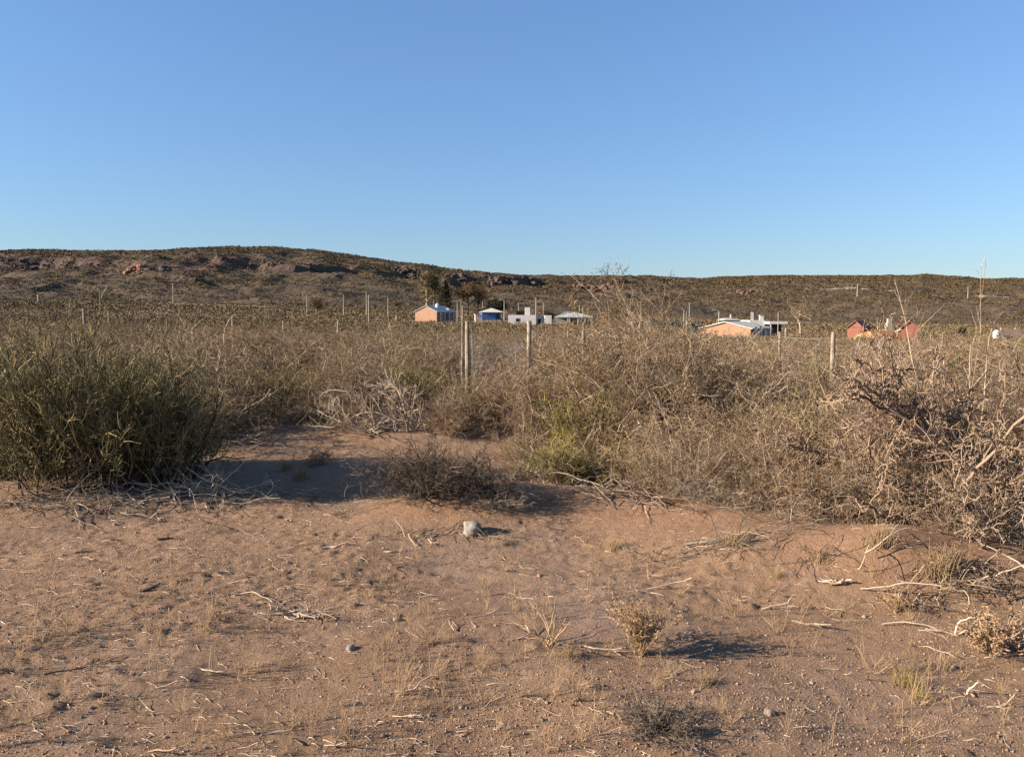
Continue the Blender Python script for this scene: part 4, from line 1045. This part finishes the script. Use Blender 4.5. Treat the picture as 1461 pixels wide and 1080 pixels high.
for i in range(285):
    px, py = sand_point(); xx, yy = at(px, py)
    dark = i % 9 == 0
    me = sd[i % 4] if dark else sticks[i % 14]
    o = link('dark_twig' if dark else 'dead_twig', me); sc_ = lr.choice([.4, .5, .6, .8, 1.0, 1.3]) * (1 if py < 880 else .6)
    o.location = (xx, yy, g1(xx, yy) + .001); o.scale = (sc_, sc_, max(sc_, .7)); o.rotation_euler = (lr.uniform(-.06, .06), lr.uniform(-.08, .08), lr.gauss(-.1, .38) + (PI if lr.random() < .5 else 0))
    if dark: tag(o, 'short dark twig lying on the bare sand', 'twig', 'dark twigs on the sand')
    else: tag(o, 'short pale dry twig lying flat on the bare sand', 'twig', 'pale twigs littering the sand')
hs = [(480, 783, .24, .013, -.1, 'driftwood', 'thick pale driftwood piece left of centre on the sand'), (558, 790, .26, .011, -.35, 'driftwood', 'thick pale driftwood piece below the white stone'),
      (365, 853, .5, .0055, -.25, 'driftwood', 'long thin pale branch lying left of centre'), (405, 876, .36, .009, -.05, 'driftwood', 'pale branch on the heap of bark left of centre'),
      (430, 882, .22, .010, .05, 'driftwood', 'short stout pale stick beside the bark heap'), (218, 842, .16, .017, .4, 'darkwood', 'dark charred chunk of wood on the left sand'),
      (240, 768, .17, .012, .45, 'darkwood', 'dark crooked stick below the left broom'), (118, 955, .38, .006, .32, 'darkwood', 'long dark stick near the lower left'),
      (1160, 888, .28, .011, -.1, 'bleach', 'pale knotty branch lying right of centre'), (1120, 868, .34, .006, .1, 'driftwood', 'thin curved pale branch above the knotty one'),
      (1300, 890, .4, .0052, .05, 'bleach', 'long pale branch leading to the upright hooked root'), (1440, 842, .22, .016, -.15, 'darkwood', 'dark log end under the gnarled thornbush'),
      (1290, 842, .6, .0055, -.12, 'bleach', 'very long pale branch below the sand mound'), (1200, 833, .16, .012, .1, 'driftwood', 'gnarled grey root below the sand mound'),
      (860, 925, .3, .007, -.3, 'driftwood', 'pale split branch left of the leafy straw bush'), (1020, 925, .0, 0, 0, '', ''), (1000, 778, .3, .016, .05, 'bleach', 'bleached log at the front of the right brush'),
      (960, 845, .5, .005, -.1, 'driftwood', 'thin pale branch above the leafy straw bush'), (300, 952, .3, .005, -.05, 'driftwood', 'pale bent stick at the left of the lower sand'),
      (1340, 928, .24, .005, -.5, 'bleach', 'pale stick pointing to the green grass tuft'), (1440, 1010, .22, .007, -.1, 'driftwood', 'pale stick near the right edge low down'),
      (250, 1075, .3, .005, .0, 'driftwood', 'pale stick at the bottom edge left'), (700, 882, .3, .005, .02, 'driftwood', 'thin pale stick left of the white stemmed weed'),
      (600, 985, .28, .006, .1, 'driftwood', 'pale stick in the lower centre'), (760, 910, .2, .006, .2, 'driftwood', 'short stick below the white stemmed weed'), (150, 722, .5, .006, -.05, 'driftwood', 'long pale curved stick below the left broom')]
for px, py, L, r, rz, mt, lab in hs:
    if not lab: continue
    xx, yy = at(px, py)
    L *= .8; r *= .72; o = link('dead_branch', stick_mesh('dead_branch', L, r, r9(int(px)), M[mt], 2 if r < .009 else 3, 14, .22 if r < .009 else .14, 8)); o.location = (xx, yy, g1(xx, yy) - .3 * r); o.rotation_euler[2] = rz; tag(o, lab, 'branch')
# upright hooked root and stub
for px, py, h, lab in [(1362, 905, .16, 'pale hooked root standing upright on the right sand'), (1188, 834, .09, 'short pale stub standing upright below the sand mound'), (1378, 990, .09, 'pale stub standing at the lower right')]:
    xx, yy = at(px, py); s = Soup(); rg = r9(px)
    p = walk(np.zeros((3, 3)), np.array([[.1, 0, 1], [.6, -.3, .0], [-.8, .1, .0]]), np.array([h, h * .6, h * .9]), 8, .25, 0, rg); s.tubes(p, .0065, .003, 6, rg)
    o = link('upright_root', s.mesh('upright_root', [M['driftwood']], True)); o.location = (xx, yy, g1(xx, yy) - .005); tag(o, lab, 'root')

# heaps of fallen sticks
def heap(px, py, w, d, n, mat, label, seed, h=.12, L=.45, r=.0045):
    rg = r9(seed); xx, yy = at(px, py); s = Soup()
    p = np.stack([rg.normal(size=n) * w * .4, rg.normal(size=n) * d * .4, rg.random(n) * h * .5 + .01], 1)
    dd = np.stack([rg.normal(size=n), rg.normal(size=n) * .6, rg.normal(size=n) * .22 + .06], 1)
    a = walk(p, dd, L * rg.uniform(.3, 1.2, n), 8, .16, -.04, rg); s.tubes(a, r * rg.uniform(.5, 1.5, n), r * .4, 5, rg)
    c_, _ = branch(a, 3, .7, .4, 5, .2, 0, rg, .2); s.tubes(c_, r * .5, r * .2, 3, rg)
    z0 = g1(xx, yy)
    v = s.v
    for arr in v:
        arr[:, 2] += gz(arr[:, 0] + xx, arr[:, 1] + yy, False) - z0
    o = link('brushwood_heap', s.mesh('brushwood_heap', [mat], True)); o.location = (xx, yy, z0); tag(o, label, 'brushwood')
heap(275, 708, .95, .35, 60, M['bleach'], 'heap of pale dead branches at the foot of the large broom', 1, .16, .5, .005)
heap(90, 722, 1.3, .35, 90, M['grey'], 'dark litter of twigs under the left broom', 2, .1, .4, .004)
heap(845, 690, 1.25, .4, 130, M['bleach'], 'heap of pale brushwood under the low yellow green brooms', 3, .32, .5, .005)
heap(900, 708, .9, .3, 60, M['grey'], 'grey brushwood in front of the pale heap', 4, .2, .45, .005)
heap(690, 612, 1.9, .6, 90, M['bleach'], 'scattered pale branches behind the dark thornbush', 5, .3, .6, .005)
heap(1040, 775, .8, .14, 70, M['grey'], 'dry brushwood along the front of the right brush', 6, .1, .26, .003)
heap(1160, 795, .22, .06, 16, M['dark'], 'dark fallen twigs on the sand mound', 7, .06, .2, .0028)
heap(1420, 835, .8, .3, 90, M['tanwood'], 'brown fallen twigs at the foot of the gnarled thornbush', 8, .16, .3, .0035)
heap(470, 655, 1.0, .5, 34, M['tanwood'], 'twigs strewn across the shaded sand hollow', 13, .10, .3, .003)
heap(330, 640, .8, .3, 40, M['grey'], 'grey twigs at the back edge of the sand hollow', 14, .2, .4, .004)
heap(640, 765, .9, .12, 40, M['tanwood'], 'thin brown twigs strewn left of the white stone', 9, .05, .22, .003)
heap(400, 705, .9, .2, 40, M['tanwood'], 'thin brown twigs strewn at the foot of the sand hollow', 10, .08, .3, .003)
heap(430, 878, .22, .06, 26, M['driftwood'], 'small heap of bark strips left of centre', 11, .03, .14, .004)
heap(960, 715, 1.0, .3, 50, M['tanwood'], 'tan twigs strewn before the right brush', 12, .1, .35, .003)

# ================================================================== GRASS, WEEDS
P_tuft = Proto('grass_tuft', lambda r: g_grass(r, .10, 120, .028), (M['straw'], M['straw']), 4, 31)
P_weed = Proto('dry_weed', lambda r: g_weed(r, .17, 9, 1.05, 3, .0013), (M['straw'], M['straw']), 6, 32)
P_thin = Proto('straw_weed', lambda r: g_weed(r, .2, 4, .8, 2, .0013), (M['straw'], M['straw']), 5, 33)
M['green_grass'] = plant_mat('yellow_green_grass', (.33, .26, .11), (.42, .33, .15), .3)
def pl(P, i, px, py, sc, lab, cat, group=None):
    xx, yy = at(px, py); P.place(i, (xx, yy, g1(xx, yy) - .003), lr.uniform(0, 6.28), sc, lab, cat, group)
tf = [(720, 777, .55, 'small straw tuft right of the white stone'), (873, 782, .9, 'upright straw tuft before the middle brush'), (810, 938, .8, 'straw tuft left of the leafy straw bush'), (1108, 824, .6, 'small straw tuft on the edge of the sand mound'),
      (1005, 975, .6, 'little straw tuft in the lower right centre'), (1252, 778, 1.4, 'straw tuft under the red brown thornbush'), (1335, 822, 1.6, 'big straw tuft at the foot of the gnarled thornbush'), (1352, 808, 1.5, 'second big straw tuft by the gnarled thornbush'),
      (1048, 778, 1.1, 'straw tuft by the bleached log'), (430, 684, 1.5, 'straw tuft with long shadow in the sand hollow'), (408, 672, 1.3, 'straw tuft left of the one in the sand hollow'), (1165, 800, .9, 'straw tuft on the sand mound slope')]
for i, (px, py, s_, lab) in enumerate(tf): pl(P_tuft, i, px, py, s_, lab, 'grass tuft')
P_gt = Proto('green_grass_tuft', lambda r: g_grass(r, .085, 150, .035), (M['green_grass'], M['green_grass']), 1, 34)
pl(P_gt, 0, 1296, 978, .9, 'yellow green grass tuft at lower right', 'grass tuft'); pl(P_gt, 0, 1312, 996, .55, 'smaller yellow green grass tuft before the larger one', 'grass tuft')
# the leafy straw bush with the long shadow, and its neighbours
def small_bush(px, py, soups, mats, lab, name='straw_bush', fit=None):
    xx, yy = at(px, py); return hero(name, soups, mats, (xx, yy, g1(xx, yy) - .004), lab, 0, ('stems', 'leaves'), 'bush', fit)
small_bush(915, 934, g_weed(r9(301), .27, 46, .95, 6, .0017, 7, .015), (M['straw'], M['straw_leaf']), 'leafy straw coloured bush casting a long shadow on the sand', fit=(.30, .28))
small_bush(1276, 872, g_weed(r9(302), .17, 22, .8, 4, .0016, 5, .013), (M['straw_leaf'], M['straw_leaf']), 'small reddish dry bush below the sand mound', fit=(.2, .16))
small_bush(1415, 935, g_weed(r9(303), .20, 40, 1.0, 5, .0016, 7, .015), (M['tanwood'], M['straw_leaf']), 'grey brown leafy bush at the right edge of the sand', fit=(.36, .22))
small_bush(1455, 930, g_weed(r9(304), .22, 26, .9, 4, .0013, 6, .013), (M['tanwood'], M['straw_leaf']), 'grey brown bush cut by the right frame edge')
A, F = g_thorn(r9(305), .22, .15, 26, 8, 6, 4, .004, .3, .3, .3, 1.4)
small_bush(945, 1045, (A, F), (M['dark'], M['grey']), 'low dark grey bush with black shadow at the bottom', 'dark_low_bush', (.38, .13))
A, F = g_thorn(r9(306), .14, .08, 8, 6, 5, 2, .004, .3, .3, .5, 1.4)
small_bush(318, 886, (A, F), (M['dark'], M['grey']), 'tiny dark dead bush on the left sand', 'dark_low_bush', (.12, .06))
small_bush(780, 920, g_weed(r9(307), .24, 11, .62, 1, .0018), (M['straw'], M['straw']), 'white stemmed weed fanning out left of the leafy straw bush', fit=(.30, .24))
small_bush(60, 700, g_weed(r9(308), .3, 40, 1.2, 4, .002, 2, .01), (M['straw'], M['straw']), 'flattened straw at the left foot of the broom', fit=(.7, .16))
for i, (px, py, s_) in enumerate([(552, 944, 1.2), (612, 918, 1.2), (572, 992, 1.2), (615, 968, 1.1), (688, 958, .8), (483, 1053, .7), (735, 870, 1.2), (1108, 905, 1.1), (820, 1000, 1.0), (400, 822, .9), (470, 828, 1.2), (250, 822, 1.), (300, 880, 1.), (100, 905, 1.2), (60, 915, 1.), (540, 838, .8), (775, 850, 1.1), (840, 860, 1.1), (690, 850, 1.2), (1180, 880, .9), (1050, 880, .9), (950, 965, .8), (20, 855, .9)]):
    pl(P_weed, i, px, py, s_, 'dry branching straw weed standing on the bare sand', 'weed', 'dry weeds on the sand')
for i in range(175):
    px, py = sand_point(); pl(P_weed, i + lr.randrange(6), px, py, lr.uniform(.4, .9), 'dry branching straw weed standing on the bare sand', 'weed', 'dry weeds on the sand')
for i in range(120):
    px, py = sand_point(); pl(P_thin, i + lr.randrange(5), px, py, lr.uniform(.4, 1.05), 'thin dry straw stem standing on the bare sand', 'weed', 'thin dry stems on the sand')

# ================================================================== STONES, CRUMBS
def stone(name, px, py, sx, sy, sz, mat, lab, group=None, seed=0):
    xx, yy = at(px, py); o = link(name, rock_mesh(name, [(0, 0, 0, sx, sy, sz), (sx * .55, -sy * .2, -sz * .15, sx * .6, sy * .7, sz * .75), (-sx * .5, sy * .2, -sz * .3, sx * .6, sy * .7, sz * .6)], mat, seed)); o.location = (xx, yy, g1(xx, yy) + sz * .3); o.rotation_euler[2] = lr.uniform(0, 3)
    for p in o.data.polygons: p.use_smooth = True
    return tag(o, lab, 'stone', group)
M['whitestone'] = flat_mat('white_grey_stone', (.25, .22, .18), .6, 22)
M['pebble'] = flat_mat('pinkish_pebble', (.30, .21, .155), .35, 25)
stone('white_stone', 674, 760, .066, .06, .074, M['whitestone'], 'pale rounded stone below the tangled thornbushes', None, 4)
stone('pebble', 500, 926, .030, .022, .017, M['whitestone'], 'flat pale pebble left of centre', None, 5)
stone('pebble', 565, 884, .02, .014, .01, M['whitestone'], 'small whitish pebble centre of the sand', None, 6)
stone('pebble', 1098, 1018, .022, .02, .018, M['pebble'], 'round pinkish pebble at lower right centre', None, 7)
pm = [rock_mesh('pebble', [(0, 0, 0, .012, .011, .009)], M['pebble'], 50 + i) for i in range(6)]
for i in range(48):
    px, py = sand_point(); xx, yy = at(px, py); o = link('pebble', pm[i % 6]); s_ = lr.uniform(.4, 1.3); o.scale = (s_,) * 3; o.location = (xx, yy, g1(xx, yy) + .003); o.rotation_euler[2] = lr.uniform(0, 6)
    tag(o, 'small pinkish pebble lying on the bare sand', 'pebble', 'pebbles on the sand')
rg = r9(400); n = 90000
yv = 2.2 + 5.6 * rg.random(n) ** 1.7; xv = rg.uniform(-.78, .78, n) * yv
dens = fbm(xv * .8, yv * .9, 3, 61) + .25 * rg.normal(size=n); k = (dens > -.15) & (mound_z(xv, yv) < .12); xv, yv = xv[k], yv[k]; n = len(xv)
oc = np.array([[1, 0, 0], [0, 1, 0], [-1, 0, 0], [0, -1, 0], [0, 0, 1], [0, 0, -1]], float); ot = np.array([[0, 1, 4], [1, 2, 4], [2, 3, 4], [3, 0, 4], [1, 0, 5], [2, 1, 5], [3, 2, 5], [0, 3, 5]])
sz = .0016 + .002 * rg.random(n) + .0045 * rg.random(n) ** 14
V = oc[None] * sz[:, None, None] * rg.uniform(.6, 1.3, (n, 6, 1)); V = V + np.stack([xv, yv, gz(xv, yv) + sz * .3], 1)[:, None, :]
T = (ot[None] + (np.arange(n) * 6)[:, None, None]).reshape(-1, 3)
m, nt, b = nmat('soil_crumbs'); a2 = N(nt, 'ShaderNodeAttribute', attribute_name='rnd'); nt.links.new(ramp(nt, a2.outputs['Fac'], [(0, (.17, .108, .07)), (.8, (.28, .182, .12)), (1, (.37, .28, .20))]), b.inputs['Base Color'])
o = link('gravel', mesh_np('gravel', V.reshape(-1, 3), None, {'rnd': np.repeat(rg.random(n), 6)}, [m], None, False, T)); tag(o, 'fine crumbs and grit on the bare sand', kind='stuff')
# fine straw litter
n = 11000; yv = 2.3 + 6.0 * rg.random(n) ** 1.1; xv = rg.uniform(-.75, .75, n) * yv
dens = fbm(xv * .7 + 9, yv * .8, 3, 62) + .2 * rg.normal(size=n); k = dens > .04; xv, yv = xv[k], yv[k]; n = len(xv)
th = rg.normal(size=n) * .45 - .1; L = .010 + .075 * rg.random(n) ** 3.5
dx, dy = np.cos(th) * L * .5, np.sin(th) * L * .5
ptsl = np.stack([np.stack([xv - dx, yv - dy, gz(xv - dx, yv - dy) + .002], 1), np.stack([xv, yv, gz(xv, yv) + .003 + .1 * L * rg.random(n)], 1), np.stack([xv + dx, yv + dy, gz(xv + dx, yv + dy) + .002], 1)], 1)
s = Soup(); s.tubes(ptsl, .0010 + .0028 * rg.random(n) ** 3, .0006, 4, rg); o = link('straw_litter', s.mesh('straw_litter', [M['driftwood']])); tag(o, 'fine straw and bark litter over the bare sand', kind='stuff')

# ================================================================== LIGHT, SKY, CAMERA
SUN_EL, TO_SUN = math.radians(21), (-.977, -.21)
w = bpy.data.worlds.new('World'); SC.world = w; w.use_nodes = True; nt = w.node_tree
bg = nt.nodes['Background']; sky = N(nt, 'ShaderNodeTexSky'); sky.sky_type = 'NISHITA'; sky.sun_disc = False
sky.sun_elevation = SUN_EL; sky.sun_rotation = math.atan2(TO_SUN[0], TO_SUN[1]); sky.air_density = 1.5; sky.dust_density = 0; sky.ozone_density = 4; sky.altitude = 700
gm = N(nt, 'ShaderNodeGamma'); gm.inputs[1].default_value = .75; nt.links.new(sky.outputs[0], gm.inputs[0])
nt.links.new(mixc(nt, 1.0, gm.outputs[0], (.56, .72, 1.0), 'MULTIPLY'), bg.inputs[0]); bg.inputs[1].default_value = .091
sl = bpy.data.lights.new('sun', 'SUN'); sl.energy = 5; sl.angle = math.radians(.53); sl.color = (1, .875, .735)
so = bpy.data.objects.new('sun', sl); C.objects.link(so)
v = Vector((-TO_SUN[0] * math.cos(SUN_EL), -TO_SUN[1] * math.cos(SUN_EL), -math.sin(SUN_EL))); so.rotation_euler = v.to_track_quat('-Z', 'Y').to_euler()
cam = bpy.data.cameras.new('camera'); co = bpy.data.objects.new('camera', cam); C.objects.link(co); SC.camera = co
cam.sensor_width = 36; cam.lens = FPX / 1461 * 36; cam.clip_end = 6000; cam.clip_start = .05
co.location = (0, 0, EYE); co.rotation_euler = (PI / 2 - PITCH, 0, 0)
SC.view_settings.view_transform = 'Standard'; SC.view_settings.look = 'None'; SC.view_settings.exposure = 1.5; SC.view_settings.gamma = 1
SC.cycles.max_bounces = 6; SC.cycles.diffuse_bounces = 2; SC.cycles.transparent_max_bounces = 8
